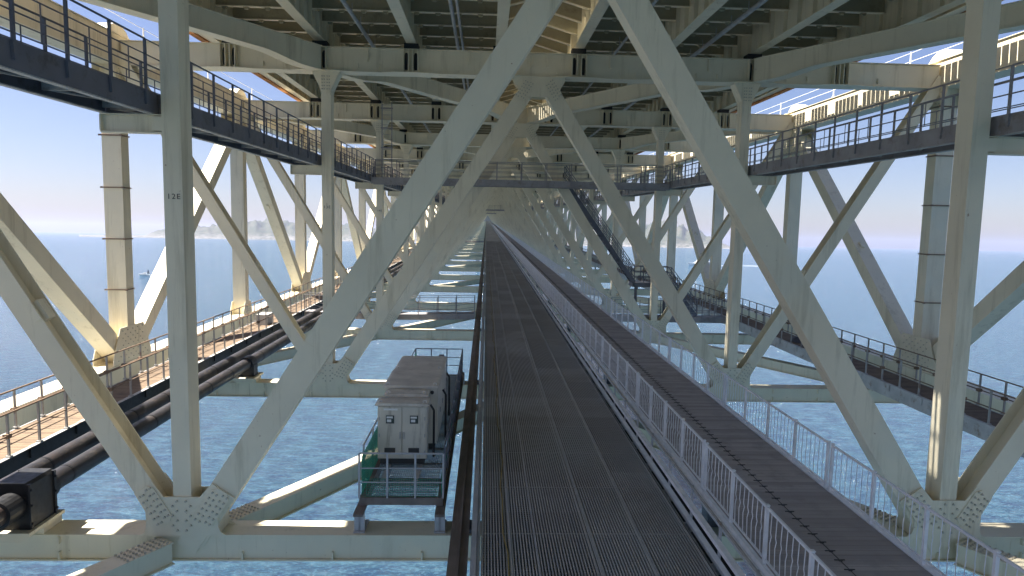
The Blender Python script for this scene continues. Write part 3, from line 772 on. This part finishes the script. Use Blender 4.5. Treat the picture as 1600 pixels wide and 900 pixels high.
# rail girder on the left of the road, cable, guard rail on its right
gir = MB(); xg = A(-0.45)
ya, yb = 2.0, YB
gir.box(xg-0.19, xg+0.19, ya, yb, -6.63, -6.60); gir.box(xg-0.02, xg+0.02, ya, yb, -7.2, -6.633); gir.box(xg-0.17, xg+0.17, ya, yb, -7.235, -7.203)
gr = thing('runway_girder', (xg, Y0, -7.235), 'long rusty brown girder with a thin rail, left edge of the service road', 'girder')
part('girder', gir, 'brownsteel', gr)
part('running_rail', MB().box(xg-0.03, xg+0.03, ya, yb, -6.598, -6.53), 'brownsteel', gr)
for n in range(0, 24):
    y = Y0 + n*L; part('chair', MB().box(xg-0.22, xg+0.22, y+0.15, y+0.7, -7.327, -7.237), 'dark', gr)
pts = [(A(0.47+0.035*math.sin(i*0.7)+0.03*math.sin(i*2.1)), 9+i*0.8, -6.283) for i in range(90)]
solid('cable', [(MB().path(pts, 0.014, 6), 'cable')], pts[0], 'thin yellow brown cable lying along the road grating', 'cable')

def guard_span():
    P = []; x = A(4.47)
    lo = MB().tube((A(4.32), 0, -6.44), (A(4.32), L, -6.44), 0.035, 10)
    P.append(('lower_pipe', [(lo, 'galv')], None, None))
    P.append(('beam_rail', [(MB().box(x-0.07, x+0.05, 0.006, L-0.006, -6.42, -6.33), 'rail')], None, None))
    P.append(('beam_rail', [(MB().box(x-0.07, x+0.05, 0.006, L-0.006, -6.06, -5.97), 'rail')], None, None))
    P.append(('top_rail', [(MB().tube((x+0.03, 0, -5.64), (x+0.03, L, -5.64), 0.026, 10), 'postgrey')], None, None))
    for i in range(8):
        y = 0.4 + i*L/8
        P.append(('post', [(MB().box(x+0.055, x+0.10, y-0.03, y+0.03, -6.75, -5.66).box(A(4.30), x+0.05, y-0.03, y+0.03, -6.62, -6.50), 'galv')], None, None))
    P.append(('bearer', [(MB().box(x-0.1, x+0.1, 0.2, 0.55, -7.327, -6.63), 'galv')], None, None))
    return P
P = guard_span(); first = None; g = 'guard rail spans'
for n in range(-1, 9):
    y = Y0 + n*L + 0.35
    lab = {-1: 'silver guard rail span beside the road in the bottom foreground', 0: 'silver guard rail span beside the road past the first beam'}.get(n, 'silver guard rail span beside the road past the %s frame' % ORD[n])
    if first is None: first, _ = assemble('guard_rail', (A(4.47), y, -7.327), P, lab, 'guard rail', g)
    else: dup(first, (n+1)*L, lab)
farw = merged('guard_rail', (A(4.47), Y0+9*L+0.35, -7.327), P, 'small distant silver guard rail span along the road', 'guard rail', g)
for n in range(10, 45): dup(farw, (n-9)*L, farw['label'])

# ---------------------------------------------------------------- brown pedestrian walkway
def foot_span():
    P = []; xl, xr = A(5.27), A(8.22); bd = MB()
    for i in range(71): bd.box(xl, xr, i*0.2+0.005, i*0.2+0.195, -6.345, -6.30)
    P.append(('deck', [(bd, 'board')], None, None))
    js = MB(); x = A(6.78)
    js.box(x-0.008, x+0.008, 0, L, -6.299, -6.294)
    for i in range(40):
        y = 0.18+i*L/40; js.box(x-0.10, x+0.10, y-0.012, y+0.012, -6.2985, -6.288); js.box(x-0.035, x+0.035, y-0.05, y-0.014, -6.2985, -6.290)
    P.append(('joint_strip', [(js, 'black')], None, None))
    kb = MB().box(A(5.02), A(5.16), 0.01, L-0.01, -6.39, -6.36); kb.box(A(5.17), A(5.255), 0.01, L-0.01, -6.60, -6.26)
    P.append(('kerb_channel', [(kb, 'rail')], None, None))
    P.append(('kerb_channel', [(MB().box(A(8.235), A(8.40), 0.01, L-0.01, -6.55, -6.27), 'rail')], None, None))
    for x in (A(5.6), A(7.9)): P.append(('bearer', [(MB().box(x-0.1, x+0.1, 0, L, -6.85, -6.37).box(x-0.15, x+0.15, 0.16, 0.6, -7.327, -6.853), 'dark')], None, None))
    return P
P = foot_span(); first = None; g = 'footway spans'
for n in range(-1, 12):
    y = Y0 + n*L + 0.35
    lab = {-1: 'brown boarded footway span in the bottom right foreground', 0: 'brown boarded footway span past the first beam'}.get(n, 'brown boarded footway span past the %s frame' % ORD[n])
    if first is None: first, _ = assemble('footway', (A(6.75), y, -7.327), P, lab, 'footway', g)
    else: dup(first, (n+1)*L, lab)
farw = merged('footway', (A(6.75), Y0+12*L+0.35, -7.327), [('deck', [(MB().box(A(5.27), A(8.22), 0, L, -6.34, -6.30), 'board')], None, None)] + P[2:], 'small distant brown footway span', 'footway', g)
for n in range(13, NF-1): dup(farw, (n-12)*L, farw['label'])

def rail_panel(x, near):
    PL = L/2; P = []; posts = []; rl = MB(); z = -6.27
    ys = [0.10 + i*(PL-0.2)/4 for i in range(5)]
    for y in ys: posts.append(MB().box(x-0.032, x+0.032, y-0.032, y+0.032, z-0.2, z+1.12).box(x-0.04, x+0.04, y-0.04, y+0.04, z+1.121, z+1.135))
    rl.box(x-0.022, x+0.022, 0.06, PL-0.06, z+1.06, z+1.105); rl.box(x-0.018, x+0.018, 0.06, PL-0.06, z+0.08, z+0.11)
    bl = MB()
    for a, b in zip(ys, ys[1:]):
        for i in range(1, 8):
            y = a + (b-a)*i/8
            if near: bl.path([(x, y, z+0.11), (x-0.012, y, z+0.5), (x+0.022, y+0.03, z+0.60), (x-0.008, y+0.004, z+0.70), (x, y, z+1.06)], 0.009, 5)
            else: bl.box(x-0.008, x+0.008, y-0.008, y+0.008, z+0.11, z+1.06)
    P.append(('rails', [(rl, 'rail')], None, None)); P.append(('infill_grille', [(bl, 'rail')], None, None))
    for m in posts: P.append(('post', [(m, 'rail')], None, None))
    return P
for x, side in ((A(5.25), 'road'), (A(8.27), 'sea')):
    P = rail_panel(x, True); g = 'railing panels on the %s side of the footway' % side; first = None
    for k in range(0, 18):
        y = Y0 + 0.35 - L/2 + k*L/2
        lab = 'silver footway railing panel on the %s side, %s from the camera' % (side, ORD[k])
        if first is None: first, _ = assemble('railing_panel', (x, y, -6.47), P, lab, 'railing', g)
        else: dup(first, k*L/2, lab)
    farw = merged('railing_panel', (x, Y0+0.35-L/2+18*L/2, -6.47), rail_panel(x, False), 'small distant silver railing panel on the %s side of the footway' % side, 'railing', g)
    for k in range(19, 80): dup(farw, (k-18)*L/2, farw['label'])

# ---------------------------------------------------------------- cross walkways at every tenth frame
def upper_cross(yf, near):
    lab = 'dark grey cross walkway hung high across the tunnel before the third frame' if near else 'faint far cross walkway high in the tunnel'
    t = thing('cross_walkway', (0, yf, 1.97), lab, 'walkway', 'upper cross walkways'); xa, xb = -9.25, 9.25
    part('deck', MB().box(xa, xb, yf+0.05, yf+0.95, 2.30, 2.33), 'darkright', t)
    for k, y in enumerate((yf, yf+1.0)):
        sb = part('side_beam', MB().box(xa, xb, y-0.02, y+0.02, 1.98, 2.36).box(xa, xb, y-0.02+(0.021 if k == 0 else -0.08), y+0.08-(0 if k == 0 else 0.06), 1.95, 1.977), 'darkright', t)
        posts, rl = [], MB()
        rail_run(posts, rl, (xa+0.05, y+(-0.045 if k == 0 else 0.045), 2.05), (xb-0.05, y+(-0.045 if k == 0 else 0.045), 2.05), 12, 1.37, [(0.52, 0.014), (0.80, 0.014), (1.08, 0.014), (1.37, 0.022)], 0.026)
        part('railing', rl, 'darkright', sb)
        if near:
            for m in posts: part('railing_post', m, 'darkright', sb)
        else:
            mm = MB()
            for m in posts: mm.add(m)
            part('railing', mm, 'darkright', sb)
    for i in range(9): x = xa+0.6+i*(xb-xa-1.2)/8; part('cross_bearer', MB().box(x-0.03, x+0.03, yf+0.03, yf+0.97, 2.02, 2.297), 'pale', t)
upper_cross(Y0+2*L-1.15, True); upper_cross(Y0+12*L-1.15, False); upper_cross(Y0+22*L-1.15, False)
def lower_cross(yf, x0, x1, lab):
    t = thing('cross_walkway', ((x0+x1)/2, yf, -6.7), lab, 'walkway', 'lower cross walkways')
    N = 9; sag = lambda u: -0.10*math.sin(math.pi*u) if x1 < 0 else 0.0
    dk = MB(); fc = [MB(), MB()]
    for i in range(N):
        u, w = i/N, (i+1)/N; xa, xb = x0+(x1-x0)*u, x0+(x1-x0)*w; za, zb = sag(u), sag(w)
        dk.bar((xa, yf+0.5, -6.33+za), (xb, yf+0.5, -6.33+zb), 0.9, 0.03, (0, 0, 1))
        for k, y in enumerate((yf, yf+1.0)): fc[k].bar((xa, y, -6.50+za), (xb, y, -6.50+zb), 0.04, 0.38, (0, 0, 1))
    part('deck', dk, 'darkright', t)
    for k, y in enumerate((yf, yf+1.0)):
        sb = part('side_beam', fc[k], 'darkright', t); rl = MB(); yy = y+(-0.045 if k == 0 else 0.045)
        for z in (0.35, 0.75, 1.15):
            rl.path([(x0+(x1-x0)*i/18, yy, -6.35+z+sag(i/18)-(0.16*abs(math.sin(math.pi*i/18*3)) if x1 < 0 and z < 1 else 0)) for i in range(19)], 0.016, 5)
        part('railing', rl, 'darkright', sb)
        for i in range(N+1): x = x0+(x1-x0)*i/N; part('railing_post', MB().box(x-0.025, x+0.025, yy-0.025, yy+0.025, -6.62+sag(i/N), -5.2+sag(i/N)), 'darkright', sb)
lower_cross(Y0+2*L+1.0, -13.9, A(-0.7), 'low cross walkway on the left, slack wires, from rusty walkway to road')
lower_cross(Y0+2*L+1.0, A(8.6), 14.05, 'low cross walkway on the right, dark side beam, under the stair')
lower_cross(Y0+12*L+1.0, -13.9, A(-0.7), 'small far low cross walkway left of the road')

# stair from the upper cross walkway down to the right
def stair():
    ys, ye = Y0+2*L+1.0, Y0+2*L+1.9
    t = thing('stair', (9.5, ys, -6.2), 'dark open steel stair slanting down right of the third frame', 'stairs')
    a, b = (A(5.1), 2.45), (A(9.85), -4.05); c, d = (A(12.3), -4.05), (A(14.1), -6.25)
    for y in (ys, ye):
        st = part('stringer', MB().bar((a[0], y, a[1]), (b[0], y, b[1]), 0.26, 0.05).bar((c[0], y, c[1]), (d[0], y, d[1]), 0.26, 0.05), 'dark', t)
        rl = MB()
        for h in (0.35, 0.7, 1.05):
            rl.tube((a[0], y, a[1]+h), (b[0], y, b[1]+h), 0.028, 5); rl.tube((c[0], y, c[1]+h), (d[0], y, d[1]+h), 0.028, 5); rl.tube((b[0], y, b[1]+h), (c[0], y, c[1]+h), 0.028, 5)
        for i in range(13):
            u = i/12; x, z = a[0]+(b[0]-a[0])*u, a[1]+(b[1]-a[1])*u; rl.tube((x, y, z), (x, y, z+1.05), 0.024, 5)
        for i in range(5):
            x = b[0]+(c[0]-b[0])*i/4; rl.tube((x, y, b[1]), (x, y, b[1]+1.05), 0.028, 5)
            x, z = c[0]+(d[0]-c[0])*i/4, c[1]+(d[1]-c[1])*i/4; rl.tube((x, y, z), (x, y, z+1.05), 0.024, 5)
        part('railing', rl, 'dark', t)
    tr = MB()
    for i in range(28):
        u = (i+0.5)/28; x, z = a[0]+(b[0]-a[0])*u, a[1]+(b[1]-a[1])*u; tr.box(x-0.12, x+0.12, ys+0.025, ye-0.025, z-0.02, z+0.01)
    for i in range(10):
        u = (i+0.5)/10; x, z = c[0]+(d[0]-c[0])*u, c[1]+(d[1]-c[1])*u; tr.box(x-0.12, x+0.12, ys+0.025, ye-0.025, z-0.02, z+0.01)
    part('treads', tr, 'dark', t)
    part('landing', MB().box(b[0]-0.1, c[0]+0.1, ys-0.05, ye+0.4, -4.35, -4.05), 'dark', t)
    for x in (b[0]+0.2, c[0]-0.3): part('support_leg', MB().box(x-0.08, x+0.08, ys+0.3, ys+0.46, -6.3, -4.353), 'dark', t)
stair()
# caged ladder by the third left post
lt = thing('ladder', (A(-6.3), Y0+2*L-0.5, 2.35), 'thin steel ladder rising from the upper cross walkway by the third left post', 'ladder')
yl = Y0+2*L-0.45
for x in (A(-6.55), A(-5.95)): part('ladder_rail', MB().box(x-0.03, x+0.03, yl-0.03, yl+0.03, 2.34, 7.0), 'darkright', lt)
rg = MB()
for i in range(15): rg.tube((A(-6.55), yl, 2.6+i*0.3), (A(-5.95), yl, 2.6+i*0.3), 0.012, 5)
for z in (3.0, 4.2, 5.4, 6.6): rg.box(A(-6.62), A(-5.88), yl-0.045, yl-0.032, z-0.04, z+0.04)
part('rungs', rg, 'darkright', lt)

# ---------------------------------------------------------------- equipment platform left of the road
def platform():
    x0, x1, y0, y1, z = A(-2.88), A(-0.92), 15.45, 28.2, -6.60
    t = thing('equipment_platform', (A(-1.9), 21.8, -7.327), 'railed steel equipment platform with green netting, left of the road', 'platform')
    fr = MB()
    for x in (x0+0.07, x1-0.07): fr.box(x-0.07, x+0.07, y0, y1, z-0.2, z)
    for y in (y0+0.06, y1-0.06): fr.box(x0+0.143, x1-0.143, y-0.05, y+0.05, z-0.18, z-0.003)
    for i in range(1, 11): y = y0+i*(y1-y0)/11; fr.box(x0+0.143, x1-0.143, y-0.1, y+0.1, z-0.15, z-0.03)
    part('floor_frame', fr, 'brownsteel', t)
    fl = MB()
    for i in range(int((x1-x0-0.3)/0.05)): x = x0+0.15+i*0.05; fl.box(x, x+0.007, y0+0.12, y1-0.12, z-0.028, z+0.004)
    for i in range(int((y1-y0-0.3)/0.1)): y = y0+0.15+i*0.1; fl.box(x0+0.15, x1-0.15, y, y+0.007, z-0.026, z+0.002)
    part('floor_grating', fl, 'galv', t)
    for x in (x0+0.05, x1-0.05):
        for yb in (Y0+0.2, Y0+L+0.15):
            lg = MB().box(x-0.13, x+0.13, yb-0.05, yb+0.6, -7.325, -7.29); lg.box(x-0.02, x+0.02, yb, yb+0.55, -7.287, -6.87); lg.box(x-0.12, x+0.12, yb, yb+0.03, -7.287, -6.87)
            part('leg', lg, 'galv', t)
        part('bearer', MB().box(x-0.11, x+0.11, y0-0.45, y1+1.3, -6.865, -6.803), 'brownsteel', t)
    hp = z+1.15
    def run(p, q, n, m, nm):
        posts, rl = [], MB(); rail_run(posts, rl, p, q, n, 1.08, [(0.38, 0.016), (0.72, 0.016), (1.08, 0.022)], 0.022)
        o = part(nm, rl, m, t)
        for k in posts: part('railing_post', k.moved((0, 0, 0)), m, o)
    run((x0, y0, z), (x1, y0, z), 3, 'galv', 'railing')
    run((x0, y0+0.6, z), (x0, y1, z), 9, 'galv', 'railing')
    run((x1, y0+0.6, z), (x1, y1, z), 9, 'dark', 'railing')
    run((x0, y1, z), (x1, y1, z), 3, 'dark', 'railing')
    nt = MB()
    def netting(p, q, h):
        p, q = Vector(p), Vector(q); n = int((q-p).length/0.06)
        for i in range(n+1): a = p+(q-p)*i/n; nt.bar(a, a+Vector((0, 0, h)), 0.014, 0.006, (1, 0, 0))
        for k in range(int(h/0.06)+1): nt.bar(p+Vector((0, 0, 0.06*k)), q+Vector((0, 0, 0.06*k)), 0.014, 0.006, (0, 0, 1))
    netting((x0+0.04, y0+0.1, z+0.02), (x0+0.04, y1-0.1, z+0.02), 0.95); netting((x0+0.1, y0+0.05, z+0.02), (x1-0.1, y0+0.05, z+0.02), 0.42)
    netting((x1-0.05, y0+0.1, z+0.02), (x1-0.05, y1-0.1, z+0.02), 0.42)
    part('safety_netting', nt, 'net', t)
    for x in (A(-2.45), A(-1.65)): part('skid_beam', MB().box(x-0.06, x+0.06, 16.2, 24.5, z+0.006, z+0.12), 'galv', t)
platform()
def cabinet(x0, x1, y0, y1, z0, z1, lab, doors):
    t = thing('equipment_cabinet', ((x0+x1)/2, (y0+y1)/2, z0), lab, 'cabinet', 'cabinets on the platform')
    part('body', MB().box(x0, x1, y0, y1, z0+0.16, z1-0.07), 'cab', t)
    part('plinth', MB().box(x0+0.06, x1-0.06, y0+0.06, y1-0.06, z0, z0+0.158), 'cabdark', t)
    part('roof', MB().prism([(x0-0.06, z1-0.068), (x1+0.06, z1-0.068), (x1+0.06, z1-0.03), (x1-0.02, z1), (x0+0.02, z1), (x0-0.06, z1-0.03)], y0-0.07, y1+0.02), 'cabroof', t)
    for x in (x0+0.06, x1-0.06):
        part('lifting_eye', MB().path([(x-0.04, y0+0.05, z1-0.01), (x-0.04, y0+0.05, z1+0.05), (x+0.04, y0+0.05, z1+0.05), (x+0.04, y0+0.05, z1-0.01)], 0.01, 6), 'white', t)
    xm = (x0+x1)/2
    if doors:
        for a, b, e in ((x0+0.03, xm-0.015, 1), (xm+0.015, x1-0.03, -1)):
            d = part('door', MB().box(a, b, y0-0.035, y0-0.003, z0+0.20, z1-0.10), 'cab', t)
            w = (a+b)/2; zt = z1-0.30
            part('window_frame', MB().box(w-0.13, w-0.11, y0-0.05, y0-0.037, zt-0.26, zt).box(w+0.11, w+0.13, y0-0.05, y0-0.037, zt-0.26, zt).box(w-0.109, w+0.109, y0-0.05, y0-0.037, zt-0.02, zt).box(w-0.109, w+0.109, y0-0.05, y0-0.037, zt-0.26, zt-0.24), 'cab', d)
            part('window_pane', [(MB().box(w-0.108, w+0.108, y0-0.043, y0-0.037, zt-0.238, zt-0.022), 'glass'), (MB().box(w-0.09, w+0.07, y0-0.047, y0-0.0435, zt-0.10, zt-0.05).box(w-0.08, w+0.03, y0-0.047, y0-0.0435, zt-0.2, zt-0.13), 'white')], None, d)
            h = xm + (-0.05 if e > 0 else 0.05)
            part('handle', MB().box(h-0.012, h+0.012, y0-0.07, y0-0.037, (z0+z1)/2-0.12, (z0+z1)/2+0.06), 'galv', d)
            hg = a+0.01 if e > 0 else b-0.01
        for hx in (x0+0.035, x1-0.06):
            for hz in (0.3, 0.75, 1.2): part('hinge', MB().box(hx, hx+0.025, y0-0.048, y0-0.037, z0+hz, z0+hz+0.09), 'galv', t)
        for k in range(2): part('louvre', MB().box(x0+0.18+0.62*k, x0+0.46+0.62*k, y0-0.046, y0-0.037, z0+0.32, z0+0.46), 'cabdark', t)
        part('name_plate', MB().box(x0+0.16, x0+0.52, y0-0.045, y0-0.037, z1-0.19, z1-0.14), 'white', t)
    else:
        for k in range(2): part('cable_gland', MB().tube((x1-0.35+0.22*k, y0-0.04, z1-0.2), (x1-0.35+0.22*k, y0-0.003, z1-0.2), 0.05, 12), 'cabdark', t)
        n = max(1, int((y1-y0)/0.9))
        for i in range(n):
            a, b = y0+0.04+(y1-y0-0.08)*i/n, y0+0.04+(y1-y0-0.08)*(i+1)/n
            d = part('side_door', MB().box(x1+0.003, x1+0.03, a+0.01, b-0.01, z0+0.22, z1-0.12), 'cab', t)
            part('handle', MB().box(x1+0.031, x1+0.06, b-0.12, b-0.09, (z0+z1)/2-0.1, (z0+z1)/2+0.05), 'galv', d)
zf = -6.47
for k, (xa, ya) in enumerate(((A(-1.40), 17.6), (A(-1.18), 19.2), (A(-1.20), 21.4))):
    solid('conduit', [(MB().path([(xa, ya, -4.95), (xa+0.09, ya, -5.1), (xa+0.09, ya, -6.35), (xa+0.09, ya+0.5, -6.50)], 0.03, 8), 'black')], (xa, ya, -6.5),
          ('black conduit running down beside the windowed cabinet', 'black conduit on the side of the middle cabinet', 'black conduit on the side of the rear cabinet')[k], 'conduit', 'conduits on the cabinets')
cabinet(A(-2.74), A(-1.47), 17.28, 17.82, zf, -4.82, 'beige cabinet with two windowed doors, front of the platform row', True)
cabinet(A(-2.62), A(-1.55), 17.92, 18.42, zf, -4.74, 'small lower beige box tucked behind the windowed cabinet', False)
cabinet(A(-2.72), A(-1.30), 18.50, 20.50, zf, -4.65, 'large beige cabinet with brown roof, middle of the platform row', False)
cabinet(A(-2.72), A(-1.32), 20.78, 22.70, zf, -4.70, 'large beige cabinet with brown roof, rear of the platform row', False)
# clutter at the rear of the platform
vt = thing('winch', (A(-2.2), 26.6, -6.60), 'small dark winch motor at the rear of the platform', 'winch')
part('drum', MB().tube((A(-2.6), 26.6, -6.0), (A(-1.9), 26.6, -6.0), 0.24, 18), 'galv', vt, True)
part('motor', MB().tube((A(-1.85), 26.6, -6.0), (A(-1.55), 26.6, -6.0), 0.17, 14).box(A(-1.8), A(-1.6), 26.5, 26.7, -5.83, -5.45), 'dark', vt)
part('base', MB().box(A(-2.65), A(-1.5), 26.3, 26.9, -6.595, -6.45).box(A(-2.68), A(-2.62), 26.4, 26.8, -6.447, -5.85), 'dark', vt)

# things left on the side walkways
def crate(x, y, z, w, d, h, m, lab):
    t = thing('equipment_box', (x, y, z), lab, 'box')
    part('body', MB().box(x-w/2, x+w/2, y-d/2, y+d/2, z, z+h), m, t); part('lid', MB().box(x-w/2-0.02, x+w/2+0.02, y-d/2-0.02, y+d/2+0.02, z+h+0.002, z+h+0.04), m, t)
    part('latch', MB().box(x-w/2-0.03, x-w/2-0.003, y-0.05, y+0.05, z+h*0.6, z+h-0.03), 'galv', t)
crate(14.75, 33.6, -6.297, 0.5, 0.7, 0.62, 'white', 'pale equipment box standing on the right lower walkway')
crate(-14.75, 39.0, -6.297, 0.6, 1.1, 0.55, 'pale', 'weathered pale box on the left rusty walkway')
for x, y, lab in ((14.8, 31.9, 'dark coil of hose lying on the right lower walkway'), (14.75, 35.4, 'second dark hose coil, beyond the pale box on the right walkway')):
    mb = MB()
    for k in range(4):
        rr = 0.36-0.03*k; mb.path([(x+rr*math.cos(i*math.pi/9), y+rr*math.sin(i*math.pi/9), -6.25+0.055*k) for i in range(19)], 0.035, 6)
    solid('hose_coil', [(mb, 'dark')], (x, y, -6.297), lab, 'hose')

# ---------------------------------------------------------------- boats on the sea (world space)
def place_on_sea(az, dist, heading, items, name, lab, cat):
    t = bpy.data.objects.new(name, None); col.objects.link(t); tag(t, lab, cat)
    ORG[t] = (0, 0, 0)
    for nm, groups in items: part(nm, groups, None, t)
    cx = (BR @ Vector((-XC, 0, 0))).x
    t.location = (cx+dist*math.sin(R(az)), dist*math.cos(R(az)), 0.0); t.rotation_euler = (0, 0, R(heading))
    return t
def hull(l, w, h, d=0.6):
    """pointed hull along +x, keel sunk d below the water"""
    m = MB(); st = [(-0.5, 0.85), (-0.2, 1.0), (0.15, 1.0), (0.35, 0.72), (0.5, 0.04)]; k = len(m.v)
    for a, b in st:
        m.v += [(a*l, -b*w/2, h*(1+0.25*max(0, a))), (a*l*0.94, -b*w*0.36, -d), (a*l*0.94, b*w*0.36, -d), (a*l, b*w/2, h*(1+0.25*max(0, a)))]
    for i in range(len(st)-1):
        for j in range(4): p = i*4+j; q = i*4+(j+1) % 4; m.f.append((p, q, q+4, p+4))
    m.f += [(0, 1, 2, 3), tuple(len(st)*4-4+i for i in (3, 2, 1, 0))]
    return m
def wake(l, w):
    return MB().prism([(-l, -w), (-l*0.3, -w*0.5), (0, -w*0.25), (0.35*w, 0), (0, w*0.25), (-l*0.3, w*0.5), (-l, w)], 0.02, 0.10, lambda a, y, b: (a, b, y))
place_on_sea(-26.3, 1225, 185, [
    ('hull', [(hull(17, 4.6, 1.9), 'white')]), ('wheelhouse', [(MB().box(-3.5, 1.2, -1.5, 1.5, 1.95, 4.3), 'white'), (MB().box(-3.0, 1.25, -1.53, 1.53, 3.3, 3.9), 'blue')]),
    ('mast', [(MB().tube((-1, 0, 4.3), (-1, 0, 8.5), 0.12, 6).tube((-1, -0.9, 7), (-1, 0.9, 7), 0.08, 6), 'blue')]),
    ('sail', [(MB().prism([(-8, 2.6), (-4.2, 2.6), (-5.4, 9.0), (-6.4, 9.0)], -0.1, 0.1), 'blue')]),
    ('wake', [(wake(34, 6).moved((-4, 0, 0)), 'foam')])], 'fishing_boat', 'small white fishing boat with a dark steadying sail out on the left', 'boat')
place_on_sea(18.0, 2180, 188, [
    ('hull', [(hull(104, 17, 6.5, 2), 'white')]),
    ('superstructure', [(MB().box(-44, 28, -7.6, 7.6, 6.6, 9.6).box(-40, 22, -7, 7, 9.61, 12.6).box(8, 22, -6.5, 6.5, 12.61, 16), 'white'), (MB().box(-42, 26, -7.65, 7.65, 7.7, 8.6).box(10, 22.1, -6.55, 6.55, 14, 15), 'blue')]),
    ('funnel', [(MB().prism([(-30, 12.6), (-22, 12.6), (-23, 19), (-29, 19)], -2.4, 2.4), 'white')]),
    ('mast', [(MB().tube((12, 0, 16), (12, 0, 26), 0.4, 6).tube((-48, 0, 6.6), (-48, 0, 24), 0.3, 6), 'white')]),
    ('wake', [(wake(220, 14).moved((-50, 0, 0)), 'foam')])], 'ferry', 'white ferry passing the far shore, seen between the right braces', 'ship')

# ---------------------------------------------------------------- set the whole bridge on its grade above the sea
for o in BRIDGE:
    o.matrix_world = BR @ Matrix.LocRotScale(o.location, o.rotation_euler, None)
print('objects', len(bpy.data.objects))
